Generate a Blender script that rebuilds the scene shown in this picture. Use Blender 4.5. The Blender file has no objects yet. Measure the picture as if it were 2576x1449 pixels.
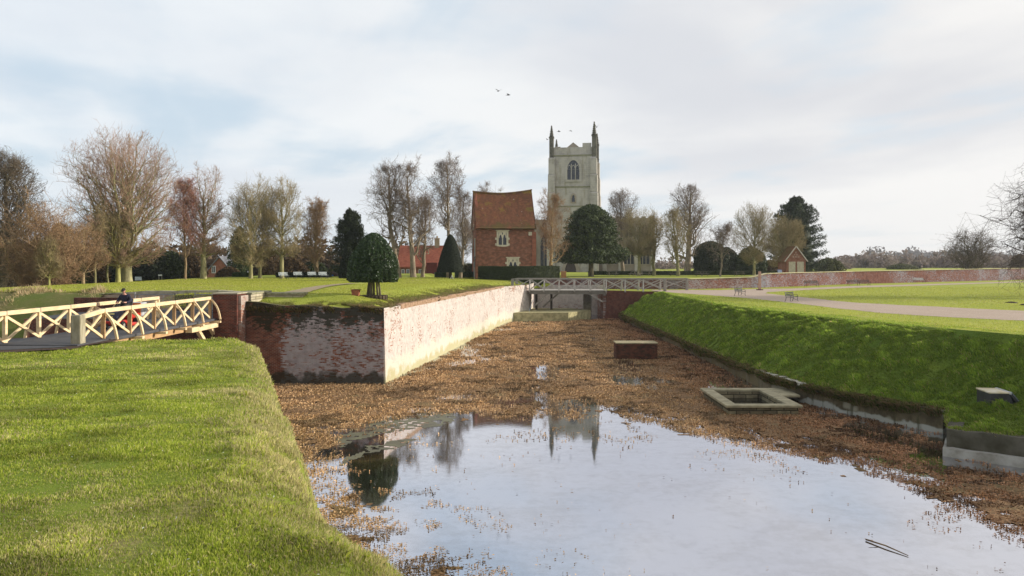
import bpy, math, random
import numpy as np
from mathutils import Vector, Matrix
RS = np.random.RandomState(7)
random.seed(7)
scene = bpy.context.scene
COL = scene.collection
PI = math.pi
HAZE = 0.00018
EYE = 7.0; F = 2003.0; HZ = 660.0
def PX(x, y, Y):                       # a photograph position at a known distance -> world point
    return ((x-1288)/F*Y, Y, EYE-(y-HZ)/F*Y)
def PG(x, y, z=0.0):                   # a photograph position on level ground of height z
    Y = (EYE-z)*F/(y-HZ)
    return ((x-1288)/F*Y, Y, z)
def sst(t):
    t = np.clip(t, 0, 1); return t*t*(3-2*t)

# ------------------------------------------------------------------ numpy noise
_T = RS.rand(256, 256)
def vnoise(x, y, s=1.0, o=0):
    x = np.asarray(x, float)/s+o*17.3; y = np.asarray(y, float)/s+o*9.7
    xi = np.floor(x).astype(int); yi = np.floor(y).astype(int)
    fx = x-xi; fy = y-yi; fx = fx*fx*(3-2*fx); fy = fy*fy*(3-2*fy)
    a = _T[xi & 255, yi & 255]; b = _T[(xi+1) & 255, yi & 255]
    c = _T[xi & 255, (yi+1) & 255]; d = _T[(xi+1) & 255, (yi+1) & 255]
    return (a*(1-fx)+b*fx)*(1-fy)+(c*(1-fx)+d*fx)*fy
def fbm(x, y, s=1.0, o=0, n=3):
    r = 0; a = .5; t = 0
    for i in range(n):
        r = r+a*vnoise(x, y, s/2**i, o+i*3); t += a; a *= .5
    return r/t
def poly_sd(x, y, poly):               # signed distance to a polygon, positive inside
    x = np.asarray(x, float); y = np.asarray(y, float)
    d = np.full(x.shape, 1e9); ins = np.zeros(x.shape, bool)
    n = len(poly)
    for i in range(n):
        ax, ay = poly[i][:2]; bx, by = poly[(i+1) % n][:2]
        ex, ey = bx-ax, by-ay
        t = np.clip(((x-ax)*ex+(y-ay)*ey)/(ex*ex+ey*ey+1e-12), 0, 1)
        d = np.minimum(d, np.hypot(x-ax-t*ex, y-ay-t*ey))
        c = ((ay > y) != (by > y))
        with np.errstate(divide='ignore', invalid='ignore'):
            xc = (bx-ax)*(y-ay)/(by-ay+1e-12)+ax
        ins ^= c & (x < xc)
    return np.where(ins, d, -d)

# ------------------------------------------------------------------ objects
def tag(o, label=None, cat=None, group=None, kind=None):
    if label: o['label'] = label
    if cat: o['category'] = cat
    if group: o['group'] = group
    if kind: o['kind'] = kind
    return o
def thing(name, loc, label, cat, group=None, rz=0):
    o = bpy.data.objects.new(name, None); COL.objects.link(o)
    o.location = loc; o.rotation_euler = (0, 0, rz); o.empty_display_size = .2
    return tag(o, label, cat, group)
def link(name, me, mats, parent=None):
    o = bpy.data.objects.new(name, me); COL.objects.link(o)
    if not isinstance(mats, (list, tuple)): mats = [mats]
    for m in mats: me.materials.append(m)
    if parent: o.parent = parent
    return o
def npmesh(name, V, Fc, mats, parent=None, smooth=False, mi=None, col=None):
    V = np.asarray(V, np.float32).reshape(-1, 3)
    me = bpy.data.meshes.new(name)
    if isinstance(Fc, np.ndarray):
        k = Fc.shape[1]; n = len(Fc)
        me.vertices.add(len(V)); me.vertices.foreach_set('co', V.ravel())
        me.loops.add(n*k); me.loops.foreach_set('vertex_index', Fc.astype(np.int32).ravel())
        me.polygons.add(n); me.polygons.foreach_set('loop_start', np.arange(0, n*k, k, dtype=np.int32))
        try: me.polygons.foreach_set('loop_total', np.full(n, k, np.int32))
        except Exception: pass
    else:
        me.from_pydata([tuple(v) for v in V], [], Fc)
    if mi is not None: me.polygons.foreach_set('material_index', np.asarray(mi, np.int32))
    if smooth: me.polygons.foreach_set('use_smooth', np.ones(len(me.polygons), bool))
    if col is not None:
        a = me.attributes.new('Col', 'FLOAT_COLOR', 'POINT')
        c = np.ones((len(V), 4), np.float32); c[:, :3] = col
        a.data.foreach_set('color', c.ravel())
    me.update(); me.validate()
    return link(name, me, mats, parent)
def copy_tree(o, parent=None):
    c = o.copy(); COL.objects.link(c); c.parent = parent
    for ch in list(o.children): copy_tree(ch, c)
    return c

class MB:                              # collects shapes into one mesh
    def __init__(s): s.v = []; s.f = []
    def add(s, vs, fs):
        b = len(s.v); s.v += [tuple(v) for v in vs]; s.f += [tuple(i+b for i in f) for f in fs]; return s
    def box(s, x0, x1, y0, y1, z0, z1):
        return s.add([(x0,y0,z0),(x1,y0,z0),(x1,y1,z0),(x0,y1,z0),(x0,y0,z1),(x1,y0,z1),(x1,y1,z1),(x0,y1,z1)],
                     [(0,3,2,1),(4,5,6,7),(0,1,5,4),(1,2,6,5),(2,3,7,6),(3,0,4,7)])
    def beam(s, a, b, w, h=None, up=(0,0,1)):
        h = h or w; a = Vector(a); b = Vector(b); t = (b-a).normalized(); u = Vector(up)
        if abs(t.dot(u)) > .98: u = Vector((0,1,0))
        r = t.cross(u).normalized()*w/2; u = r.cross(t).normalized()*h/2
        return s.add([a-r-u,a+r-u,a+r+u,a-r+u,b-r-u,b+r-u,b+r+u,b-r+u],
                     [(0,1,2,3),(4,7,6,5),(0,4,5,1),(1,5,6,2),(2,6,7,3),(3,7,4,0)])
    def path(s, pts, w, h=None, up=(0,0,1)):
        for a, b in zip(pts[:-1], pts[1:]): s.beam(a, b, w, h, up)
        return s
    def tube(s, pts, rad, n=8, caps=True):
        P = [Vector(p) for p in pts]
        if not isinstance(rad, (list, tuple)): rad = [rad]*len(P)
        vs = []
        for i, p in enumerate(P):
            t = (P[min(i+1, len(P)-1)]-P[max(i-1, 0)]).normalized()
            u = Vector((0,0,1)) if abs(t.z) < .9 else Vector((1,0,0))
            r = t.cross(u).normalized(); q = r.cross(t)
            for k in range(n):
                a = 2*PI*k/n; vs.append(p+(r*math.cos(a)+q*math.sin(a))*rad[i])
        fs = [(i*n+k, i*n+(k+1) % n, (i+1)*n+(k+1) % n, (i+1)*n+k) for i in range(len(P)-1) for k in range(n)]
        if caps: fs += [tuple(range(n))[::-1], tuple(range((len(P)-1)*n, len(P)*n))]
        return s.add(vs, fs)
    def prism(s, poly, d0, d1, axis='y'):   # polygon in (a,b) extruded along axis
        n = len(poly)
        def mk(a, b, d): return {'y': (a, d, b), 'x': (d, a, b), 'z': (a, b, d)}[axis]
        vs = [mk(a, b, d0) for a, b in poly]+[mk(a, b, d1) for a, b in poly]
        fs = [tuple(range(n)), tuple(range(2*n-1, n-1, -1))]+[(i, i+n, (i+1) % n+n, (i+1) % n) for i in range(n)]
        return s.add(vs, fs)
    def ring(s, inner, outer, d0, d1):      # frame between two outlines of equal count in (x,z), extruded in y
        n = len(inner)
        vs = [(a, d0, b) for a, b in outer]+[(a, d0, b) for a, b in inner]+[(a, d1, b) for a, b in outer]+[(a, d1, b) for a, b in inner]
        fs = []
        for i in range(n):
            j = (i+1) % n
            fs += [(i, j, n+j, n+i), (2*n+i, 3*n+i, 3*n+j, 2*n+j), (i, 2*n+i, 2*n+j, j), (n+i, n+j, 3*n+j, 3*n+i)]
        return s.add(vs, fs)
    def build(s, name, mat, parent=None, world=None, bevel=0, smooth=False):
        me = bpy.data.meshes.new(name)
        v = s.v
        if world is not None:
            v = [(a[0]-world[0], a[1]-world[1], a[2]-world[2]) for a in v]
        me.from_pydata([tuple(a) for a in v], [], s.f)
        if smooth: me.polygons.foreach_set('use_smooth', [True]*len(me.polygons))
        me.update()
        import bmesh
        bm = bmesh.new(); bm.from_mesh(me); bmesh.ops.recalc_face_normals(bm, faces=bm.faces[:]); bm.to_mesh(me); bm.free()
        o = link(name, me, mat, parent)
        if bevel:
            b = o.modifiers.new('bevel', 'BEVEL'); b.width = bevel; b.segments = 1; b.limit_method = 'ANGLE'
        return o

# ------------------------------------------------------------------ materials
class NT:
    def __init__(s, name, rough=.85, spec=.2):
        s.m = bpy.data.materials.new(name); s.m.use_nodes = True
        s.t = s.m.node_tree; s.n = s.t.nodes; s.l = s.t.links
        s.b = s.n['Principled BSDF']; s.b.inputs['Roughness'].default_value = rough
        s.b.inputs['Specular IOR Level'].default_value = spec
        s.out = s.n['Material Output']; s._pos = None
    def node(s, ty, **kw):
        n = s.n.new(ty)
        for k, v in kw.items(): setattr(n, k, v)
        return n
    def pos(s):
        if not s._pos: s._pos = s.node('ShaderNodeNewGeometry').outputs['Position']
        return s._pos
    def setin(s, sock, v):
        if hasattr(v, 'is_output'): s.l.new(v, sock)
        elif isinstance(v, (tuple, list)) and len(v) == 3 and sock.type == 'RGBA': sock.default_value = (*v, 1)
        else: sock.default_value = v
    def scale(s, vec, sc):
        n = s.node('ShaderNodeVectorMath', operation='MULTIPLY'); s.setin(n.inputs[0], vec); n.inputs[1].default_value = sc
        return n.outputs[0]
    def noise(s, scale, detail=4, vec=None, rough=.55, dist=0):
        n = s.node('ShaderNodeTexNoise'); n.inputs['Scale'].default_value = scale; n.inputs['Detail'].default_value = detail
        n.inputs['Roughness'].default_value = rough; n.inputs['Distortion'].default_value = dist
        s.setin(n.inputs['Vector'], vec if vec is not None else s.pos()); return n.outputs['Fac']
    def math(s, op, a, b=0.0, clamp=False):
        n = s.node('ShaderNodeMath', operation=op, use_clamp=clamp); s.setin(n.inputs[0], a); s.setin(n.inputs[1], b); return n.outputs[0]
    def rng(s, v, a, b, c=0.0, d=1.0):
        n = s.node('ShaderNodeMapRange', interpolation_type='SMOOTHSTEP'); s.setin(n.inputs[0], v)
        for i, q in enumerate((a, b, c, d)): n.inputs[i+1].default_value = q
        return n.outputs[0]
    def mix(s, f, a, b, mode='MIX'):
        n = s.node('ShaderNodeMix', data_type='RGBA', blend_type=mode)
        s.setin(n.inputs[0], f); s.setin(n.inputs[6], a); s.setin(n.inputs[7], b); return n.outputs[2]
    def sep(s, vec=None):
        n = s.node('ShaderNodeSeparateXYZ'); s.setin(n.inputs[0], vec if vec is not None else s.pos()); return n.outputs
    def comb(s, x, y, z=0.0):
        n = s.node('ShaderNodeCombineXYZ'); s.setin(n.inputs[0], x); s.setin(n.inputs[1], y); s.setin(n.inputs[2], z); return n.outputs[0]
    def bump(s, h, dist=.02, st=1.0):
        n = s.node('ShaderNodeBump'); n.inputs['Distance'].default_value = dist; n.inputs['Strength'].default_value = st
        s.setin(n.inputs['Height'], h); s.l.new(n.outputs[0], s.b.inputs['Normal']); return n.outputs[0]
    def col(s, c): s.setin(s.b.inputs['Base Color'], c)
    def translucent(s, c, f=.4):
        tr = s.node('ShaderNodeBsdfTranslucent'); s.setin(tr.inputs[0], c)
        mx = s.node('ShaderNodeMixShader'); mx.inputs[0].default_value = f
        s.l.new(s.b.outputs[0], mx.inputs[1]); s.l.new(tr.outputs[0], mx.inputs[2]); s.l.new(mx.outputs[0], s.out.inputs[0])

def plain(name, c, c2=None, rough=.7, sc=6, spec=.3, bump=0, metal=0):
    t = NT(name, rough, spec)
    c2 = c2 or tuple(v*.65 for v in c)
    n = t.noise(sc, 5)
    t.col(t.mix(t.rng(n, .3, .7), c2, c))
    if bump: t.bump(n, bump)
    t.b.inputs['Metallic'].default_value = metal
    return t.m
def grassy(name, c1, c2, c3, sc=1.0, bump=.05, dry=None):
    t = NT(name, .9, .1)
    a = t.rng(t.noise(.35*sc, 4), .35, .65); b = t.rng(t.noise(6*sc, 6, rough=.7), .3, .7)
    c = t.mix(a, c1, c2); c = t.mix(t.math('MULTIPLY', b, .6), c, c3)
    if dry: c = t.mix(t.rng(t.noise(.9*sc, 5, rough=.65), .56, .72), c, dry)
    t.col(c); t.bump(t.noise(14*sc, 8, rough=.75), bump); return t.m
def brick(name, ang=0.0, c1=(.27,.08,.045), c2=(.16,.05,.035), mort=(.36,.3,.25), white=0.0, wcol=(.55,.52,.48),
          dark=0.0, dcol=(.03,.028,.018), sc=1.0, band=None, topdark=None, bump=.02, scale2=.9, yel=None, fadex=None, wop=.85, topf=1.0, topc=(.16, .15, .06)):
    t = NT(name, .9, .15)
    o = t.sep(); u = t.math('ADD', t.math('MULTIPLY', o[0], math.cos(ang)), t.math('MULTIPLY', o[1], math.sin(ang)))
    v = t.comb(u, o[2])
    br = t.node('ShaderNodeTexBrick'); t.l.new(v, br.inputs['Vector'])
    br.inputs['Scale'].default_value = 1.0/sc; br.inputs['Brick Width'].default_value = .23; br.inputs['Row Height'].default_value = .075
    br.inputs['Mortar Size'].default_value = .009; br.inputs['Mortar Smooth'].default_value = .3
    br.inputs['Color1'].default_value = (*c1, 1); br.inputs['Color2'].default_value = (*c2, 1); br.inputs['Mortar'].default_value = (*mort, 1)
    b2 = t.node('ShaderNodeTexBrick'); t.l.new(v, b2.inputs['Vector']); b2.inputs['Scale'].default_value = 1.0/sc; b2.inputs['Brick Width'].default_value = .23; b2.inputs['Row Height'].default_value = .075
    b2.inputs['Color1'].default_value = (0, 0, 0, 1); b2.inputs['Color2'].default_value = (1, 1, 1, 1); b2.inputs['Mortar'].default_value = (.5, .5, .5, 1); b2.inputs['Mortar Size'].default_value = .004
    rnd = b2.outputs['Color']
    big = t.noise(scale2*.5, 5, rough=.6); fine = t.noise(7, 6, t.comb(t.math('MULTIPLY', u, .45), o[2], 1.0), rough=.7)
    c = t.mix(t.rng(t.noise(2.2, 4), .35, .7), br.outputs['Color'], tuple(a*.55 for a in c2), 'MIX')
    c = t.mix(.45, c, br.outputs['Color'])
    if white:
        f = t.math('ADD', t.math('ADD', t.math('MULTIPLY', big, .55), t.math('MULTIPLY', fine, .40)), t.math('MULTIPLY', t.math('SUBTRACT', rnd, .5), .16))
        if fadex: f = t.math('ADD', f, t.rng(o[0], fadex[0], fadex[1], 0, -.45))
        k = .76-.52*white
        m = t.rng(f, k-.05, k+.05)
        wc = t.mix(t.rng(t.noise(3.0, 5), .35, .7), wcol, tuple(a*.72 for a in wcol))
        wc = t.mix(t.math('MULTIPLY', br.outputs['Fac'], .45), wc, tuple(a*.4 for a in wcol))
        c = t.mix(t.math('MULTIPLY', m, wop), c, wc)
    if yel:
        c = t.mix(t.rng(t.noise(1.3, 6, rough=.7), .6, .72), c, yel)
    if dark:
        n2 = t.noise(.8, 6, t.comb(t.math('MULTIPLY', u, 1.1), t.math('MULTIPLY', o[2], .8), 5.0), rough=.7)
        n3 = t.noise(5, 5, t.comb(t.math('MULTIPLY', u, .5), o[2], 3.0), rough=.7)
        f = t.math('ADD', t.math('ADD', t.math('MULTIPLY', n2, .6), t.math('MULTIPLY', n3, .4)), t.math('MULTIPLY', t.math('SUBTRACT', rnd, .5), .12))
        if topdark: f = t.math('ADD', f, t.rng(o[2], topdark[0], topdark[1], -.06, topdark[2]))
        k = .8-.5*dark
        c = t.mix(t.math('MULTIPLY', t.rng(f, k-.04, k+.05), .9), c, dcol)
    if band:      # tide line near the foot: (z0, z1, colour)
        for z0, z1, bc in band:
            zz = t.math('ADD', o[2], t.rng(t.noise(1.2, 5), .3, .7, -.3, .3))
            c = t.mix(t.math('MULTIPLY', t.rng(zz, z1, z0), .85), c, bc)
    gn = t.node('ShaderNodeNewGeometry'); nz = t.sep(gn.outputs['Normal'])[2]
    c = t.mix(t.rng(t.math('ABSOLUTE', nz), .6, .8, 0, topf), c, t.mix(fine, topc, (.07, .055, .035)))
    t.col(c)
    h = t.math('ADD', t.math('MULTIPLY', br.outputs['Fac'], -.6), fine)
    t.bump(h, bump); return t.m
def leafmat(name, c1, c2, rough=.5, spec=.4, tr=.25):
    t = NT(name, rough, spec)
    a = t.node('ShaderNodeAttribute', attribute_name='Col').outputs['Fac']
    n = t.rng(t.noise(.9, 4), .35, .65)
    c = t.mix(a, c1, c2); c = t.mix(t.math('MULTIPLY', n, .35), c, tuple(v*.7 for v in c1))
    t.col(c); t.translucent(c, tr); return t.m
def bark(name, c1, c2, sc=3):
    t = NT(name, .95, .1); n = t.noise(sc, 6, t.scale(t.pos(), (1, 1, .35)), rough=.7)
    t.col(t.mix(t.rng(n, .35, .65), c1, c2)); t.bump(n, .03); return t.m
def wood(name, c1, c2, rough=.7, sc=1.0, axis=(1, .12, 1)):
    t = NT(name, rough, .2); n = t.noise(14*sc, 5, t.scale(t.pos(), axis), rough=.6); n2 = t.noise(1.5, 3)
    c = t.mix(t.rng(n, .3, .7), c1, c2); c = t.mix(t.math('MULTIPLY', t.rng(n2, .4, .7), .35), c, tuple(v*.6 for v in c2))
    t.col(c); t.bump(n, .006); return t.m

# ------------------------------------------------------------------ tubes, leaves, blades in bulk
def nrm(a): return a/(np.linalg.norm(a, axis=-1, keepdims=True)+1e-9)
def tubes(P, R, sides=3):
    N, K, _ = P.shape
    T = np.empty_like(P); T[:, 1:-1] = P[:, 2:]-P[:, :-2]; T[:, 0] = P[:, 1]-P[:, 0]; T[:, -1] = P[:, -1]-P[:, -2]
    T = nrm(T); ref = np.tile(np.array([.37, .9, .21]), (N, 1)); ref[np.abs(T[:, 0, 1]) > .8] = (1, .1, 0)
    A = nrm(np.cross(T, ref[:, None, :])); B = np.cross(T, A)
    an = np.arange(sides)*2*PI/sides
    V = P[:, :, None, :]+R[:, :, None, None]*(A[:, :, None, :]*np.cos(an)[None, None, :, None]+B[:, :, None, :]*np.sin(an)[None, None, :, None])
    base = (np.arange(N)*K*sides)[:, None, None]+(np.arange(K-1)*sides)[None, :, None]
    k = np.arange(sides)[None, None, :]; k2 = (k+1) % sides
    Q = np.stack([base+k, base+k2, base+k2+sides, base+k+sides], -1).reshape(-1, 4)
    return V.reshape(-1, 3), Q
def leaves(P, size, up=0.0, asp=.6, nrmdir=None, jit=1.0, rs=RS):
    N = len(P); s = size*(.6+.8*rs.rand(N))[:, None]
    d = nrm(rs.normal(size=(N, 3))*jit+(nrmdir if nrmdir is not None else 0)); d[:, 2] += up; d = nrm(d)
    a = nrm(np.cross(d, rs.normal(size=(N, 3)))); b = np.cross(d, a)
    V = np.stack([P-a*s, P-b*s*asp*.55+a*s*.1, P+a*s, P+b*s*asp*.55+a*s*.1], 1).reshape(-1, 3)
    return V, np.arange(N*4).reshape(-1, 4), np.repeat(rs.rand(N), 4)[:, None]*np.ones(3)
def blades(x, y, z, h, w, lean=.5, leandir=None, rs=RS):
    N = len(x); a = rs.rand(N)*2*PI; ld = a if leandir is None else leandir+rs.normal(size=N)*.6
    P = np.stack([x, y, z], 1); l = lean*(rs.rand(N)+.1)
    f = rs.rand(N)*2*PI
    s = np.stack([np.cos(f)*w/2, np.sin(f)*w/2, np.zeros(N)], 1)
    t1 = P+np.stack([np.cos(ld)*l*h*.35, np.sin(ld)*l*h*.35, h*.6], 1)
    t2 = P+np.stack([np.cos(ld)*l*h, np.sin(ld)*l*h, h*(1-.3*l)], 1)
    V = np.stack([P-s-[0, 0, .01], P+s-[0, 0, .01], t1+s*.75, t2, t1-s*.75], 1).reshape(-1, 3)
    return V, np.arange(N*5).reshape(-1, 5)
# ================================================================== sky, sun, camera
SUN_EL = math.radians(15.5); SUN_AZ = math.radians(10)          # azimuth from +X towards +Y
w = bpy.data.worlds.new('World'); scene.world = w; w.use_nodes = True
nt = w.node_tree; N_ = nt.nodes; L_ = nt.links; bg = N_['Background']
sky = N_.new('ShaderNodeTexSky'); sky.sky_type = 'NISHITA'; sky.sun_disc = False
sky.sun_elevation = SUN_EL; sky.sun_rotation = PI/2-SUN_AZ; sky.air_density = 1.0; sky.dust_density = 1.2
def wn(ty, **kw):
    n = N_.new(ty)
    for k, v in kw.items(): setattr(n, k, v)
    return n
def wset(sock, v):
    if hasattr(v, 'is_output'): L_.new(v, sock)
    else: sock.default_value = v
def wm(op, a, b=0.0, clamp=False):
    n = wn('ShaderNodeMath', operation=op, use_clamp=clamp); wset(n.inputs[0], a); wset(n.inputs[1], b); return n.outputs[0]
def wr(v, a, b, c=0.0, d=1.0):
    n = wn('ShaderNodeMapRange', interpolation_type='SMOOTHSTEP'); wset(n.inputs[0], v)
    for i, q in enumerate((a, b, c, d)): n.inputs[i+1].default_value = q
    return n.outputs[0]
def wmix(f, a, b):
    n = wn('ShaderNodeMix', data_type='RGBA'); wset(n.inputs[0], f)
    for i, q in ((6, a), (7, b)):
        if isinstance(q, tuple): q = (*q, 1)
        wset(n.inputs[i], q)
    return n.outputs[2]
tc = wn('ShaderNodeTexCoord'); sp = wn('ShaderNodeSeparateXYZ'); L_.new(tc.outputs['Generated'], sp.inputs[0])
dx, dy, dz = sp.outputs[:3]
den = wm('ADD', wm('MAXIMUM', dz, 0.0), .10)
def wnoise(sx, sy, scale, det, off=0.0, rough=.5, dist=0.0, rot=0.0):
    u = wm('DIVIDE', dx, den); v = wm('DIVIDE', dy, den)
    c, s = math.cos(rot), math.sin(rot)
    a = wm('ADD', wm('MULTIPLY', u, c*sx), wm('MULTIPLY', v, s*sx)); b = wm('ADD', wm('MULTIPLY', u, -s*sy), wm('MULTIPLY', v, c*sy))
    cb = wn('ShaderNodeCombineXYZ'); wset(cb.inputs[0], a); wset(cb.inputs[1], b); cb.inputs[2].default_value = off
    n = wn('ShaderNodeTexNoise'); n.inputs['Scale'].default_value = scale; n.inputs['Detail'].default_value = det
    n.inputs['Roughness'].default_value = rough; n.inputs['Distortion'].default_value = dist; L_.new(cb.outputs[0], n.inputs['Vector'])
    return n.outputs['Fac']
n1 = wnoise(1, 1, .8, 6, 3.1, .5, .15, .5)
n2 = wnoise(.9, .28, 1.8, 7, 8.7, .52, .3, .42)
n3 = wnoise(1, .8, .55, 5, 21.4, .5, .3, .2)
side = wr(dx, -.7, .55)                                       # more blue gaps away from the sun
cov = wm('ADD', wm('ADD', wm('MULTIPLY', n1, .55), wm('MULTIPLY', n2, .45)), wm('MULTIPLY', side, .10))
mask = wr(cov, .415, .58, .22, 1.0)
shade = wr(n3, .40, .66)
lowband = wr(dz, .0, .16)
cl_hi = wmix(side, (7.2, 7.65, 8.0), (7.7, 7.6, 7.45))
cl_lo = wmix(side, (5.5, 6.1, 6.9), (5.2, 5.35, 5.8))
cloud = wmix(wm('MULTIPLY', wm('MULTIPLY', shade, lowband), .72), cl_hi, cl_lo)
veil = wmix(.8, sky.outputs[0], (5.0, 6.25, 7.4))
allc = wmix(mask, veil, cloud)
hz = wr(dz, .11, .0)                                           # pale low sky
hzc = wmix(side, (6.3, 7.0, 7.6), (7.2, 7.05, 6.9))
allc = wmix(wm('MULTIPLY', hz, .7), allc, hzc)
L_.new(allc, bg.inputs['Color']); bg.inputs['Strength'].default_value = 0.10

ld = bpy.data.lights.new('sun', 'SUN'); ld.energy = 5.0; ld.angle = math.radians(.9); ld.color = (1, .93, .82)
lo = bpy.data.objects.new('sun', ld); COL.objects.link(lo)
sd = Vector((math.cos(SUN_EL)*math.cos(SUN_AZ), math.cos(SUN_EL)*math.sin(SUN_AZ), math.sin(SUN_EL)))
lo.rotation_euler = sd.to_track_quat('Z', 'Y').to_euler(); lo.location = (60, 20, 60)

cd = bpy.data.cameras.new('camera'); cam = bpy.data.objects.new('camera', cd); COL.objects.link(cam)
cam.location = (0, 0, EYE); cam.rotation_euler = (PI/2, 0, 0)
cd.sensor_width = 36; cd.lens = F/2576*36; cd.shift_y = -(724.5-HZ)/2576; cd.clip_end = 8000; cd.clip_start = .1
scene.camera = cam
scene.view_settings.view_transform = 'Standard'; scene.view_settings.look = 'None'
scene.view_settings.exposure = 0.30; scene.view_settings.gamma = 1.0
scene.cycles.max_bounces = 6; scene.cycles.transparent_max_bounces = 4

# ================================================================== shared materials
G_NEAR = grassy('grass_near', (.17, .22, .026), (.24, .25, .04), (.11, .16, .018), 1.0, .03, dry=(.26, .23, .09))
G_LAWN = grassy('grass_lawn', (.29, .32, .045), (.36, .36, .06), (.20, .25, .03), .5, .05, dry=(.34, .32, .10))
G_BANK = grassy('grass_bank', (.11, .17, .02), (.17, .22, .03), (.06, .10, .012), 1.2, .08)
G_ROUGH = grassy('grass_rough', (.12, .15, .03), (.20, .16, .07), (.08, .10, .02), 1.0, .12, dry=(.32, .25, .12))
FIELD = grassy('field', (.16, .17, .06), (.22, .17, .09), (.12, .12, .05), .02, .1)

# ================================================================== water
t = NT('pond_water', .05, .5)
n = t.noise(.35, 6, rough=.6); n_f = t.noise(2.5, 7, rough=.7)
murk = t.mix(t.rng(n, .35, .65), (.035, .028, .014), (.075, .055, .025))
t.col(murk); t.b.inputs['Roughness'].default_value = .12
gl = t.node('ShaderNodeBsdfGlossy'); gl.inputs['Roughness'].default_value = .015; gl.inputs['Color'].default_value = (.76, .77, .84, 1)
mx = t.node('ShaderNodeMixShader')
film = t.math('ADD', t.math('MULTIPLY', n, .5), t.math('MULTIPLY', n_f, .5))
t.l.new(t.rng(film, .42, .66, .84, .66), mx.inputs[0])
t.l.new(t.b.outputs[0], mx.inputs[1]); t.l.new(gl.outputs[0], mx.inputs[2]); t.l.new(mx.outputs[0], t.out.inputs[0])
bp = t.node('ShaderNodeBump'); bp.inputs['Distance'].default_value = .004; bp.inputs['Strength'].default_value = .13
rip = t.noise(3.2, 5, t.scale(t.pos(), (1, 1.8, 1)), rough=.6)
t.setin(bp.inputs['Height'], rip); t.l.new(bp.outputs[0], gl.inputs['Normal'])
WATER = t.m
tag(npmesh('water', [(-90, -40, 0), (60, -40, 0), (60, 112, 0), (-90, 112, 0)], [(0, 1, 2, 3)], WATER), kind='structure')

# ================================================================== terrain
def grid(name, X, Y, Z, mats, drop=None, smooth=True, kind='structure', mi=None):
    h, wd = X.shape
    idx = np.arange(h*wd).reshape(h, wd)
    q = np.stack([idx[:-1, :-1], idx[:-1, 1:], idx[1:, 1:], idx[1:, :-1]], -1).reshape(-1, 4)
    if drop is not None:
        dq = drop.ravel()[q].all(1); q = q[~dq]
        if mi is not None: mi = mi[~dq]
    o = npmesh(name, np.stack([X, Y, Z], -1).reshape(-1, 3), q, mats, smooth=smooth, mi=mi)
    return tag(o, kind=kind)
# --- near bank the camera stands on
NEAR = [(-70, 33), (-21, 33.2), (-16.5, 34.2), (-12.9, 34.7), (-11.6, 34.3), (-10.4, 32.6), (-8.9, 28.5), (-7.2, 23.5), (-5.5, 18.4),
        (-4.3, 15), (-3.3, 12.0), (-2.62, 9.9), (-2.12, 8.3), (-1.38, 7.0), (-.3, 5.5), (.9, 4.2), (2, 3.2), (5, 2.4), (30, 1.5), (30, -20), (-70, -20)]
def near_z(x, y, raw=False):
    z = 3.72+1.12*sst((28-y)/24)
    z = z+.05*(vnoise(x, y, 3.1)-.5)+.03*(vnoise(x, y, .9, 4)-.5)
    z = z-.25*sst((-17-x)/6)*sst((y-16)/12)*0
    return z
def near_full(x, y):
    sd_ = poly_sd(x, y, NEAR)+.25*(fbm(x, y, 1.3, 5)-.5)
    z = near_z(x, y)
    ins = np.clip(sd_/.9, 0, 1); z = z-.30*(1-ins)**2
    z = np.where(sd_ < 0, z+sd_*3.2, z)
    z = z+np.where(np.abs(sd_) < .8, .12*(vnoise(x, y, .35, 9)-.5), 0)
    return np.maximum(z, -.6), sd_
for nm, xs, ys in (('lawn_near', np.arange(-30, 8, .2), np.arange(-3, 37, .2)),):
    X, Y = np.meshgrid(xs, ys); Z, S = near_full(X, Y)
    Zp = Z
    grid(nm, X, Y, Zp, [G_NEAR], drop=S < -1.9)
xs = np.arange(-71, -29.9, 1.0); X, Y = np.meshgrid(xs, np.arange(-3, 37, 1.0)); Z, S = near_full(X, Y)
grid('lawn_near_outer', X, Y, Z-.01, [G_NEAR], drop=S < -1.9)

# --- castle lawn behind the moat wall
WALLF = lambda y: np.interp(y, [46.0, 92, 99.6, 107.2], [-7.4, -.9, 2.1, 3.0])          # front line of the long wall
def left_z(x, y):
    ew = WALLF(np.minimum(y, 107))-x; e0 = np.minimum(ew, y-46.3); z = 4.34+.60*sst((e0+.3)/4.6)+.10*(vnoise(x, y, 14)-.5)+.10*(vnoise(x, y, 1.3, 5)-.5)*np.clip(1-e0/6, 0, 1)
    z = z-3.4*sst((-39.5-x-.12*(y-60)*0)/22)**1.0
    e = WALLF(np.minimum(y, 107))-x
    z = z-.45*sst((y-84)/16)*sst((14-e)/14)*(y < 107.3)
    z = np.where(e < 1.6, z-.1*(1.6-e), z)
    return z
ys = np.concatenate([[46.35], np.arange(46.37, 75, .5), np.arange(75, 107.3, .9), np.geomspace(108, 420, 40)])
u = np.concatenate([[0], np.linspace(.0, 1, 150)**1.7+1e-5])
xr = np.where(ys < 107.2, WALLF(np.minimum(ys, 107))-.25, 9.0)
X = xr[:, None]+(-260-xr[:, None])*u[None, :]; Y = np.repeat(ys[:, None], len(u), 1)
Z = left_z(X, Y); Z = np.where(Y > 107.1, np.where(X > -14, 4.55, Z), Z)
Z[0, :] = 3.4; Z[:, 0] = np.where(Y[:, 0] < 107.2, 3.4, Z[:, 0])
drop = ((X < -21.5) & (Y < 55.5)) | ((X < -16.3) & (Y < np.interp(X, [-28, -20, -17.2, -16.3], [54.5, 54.3, 50.95, 50.6])))
grid('lawn_castle', X, Y, Z, [G_LAWN], drop=drop)
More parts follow.
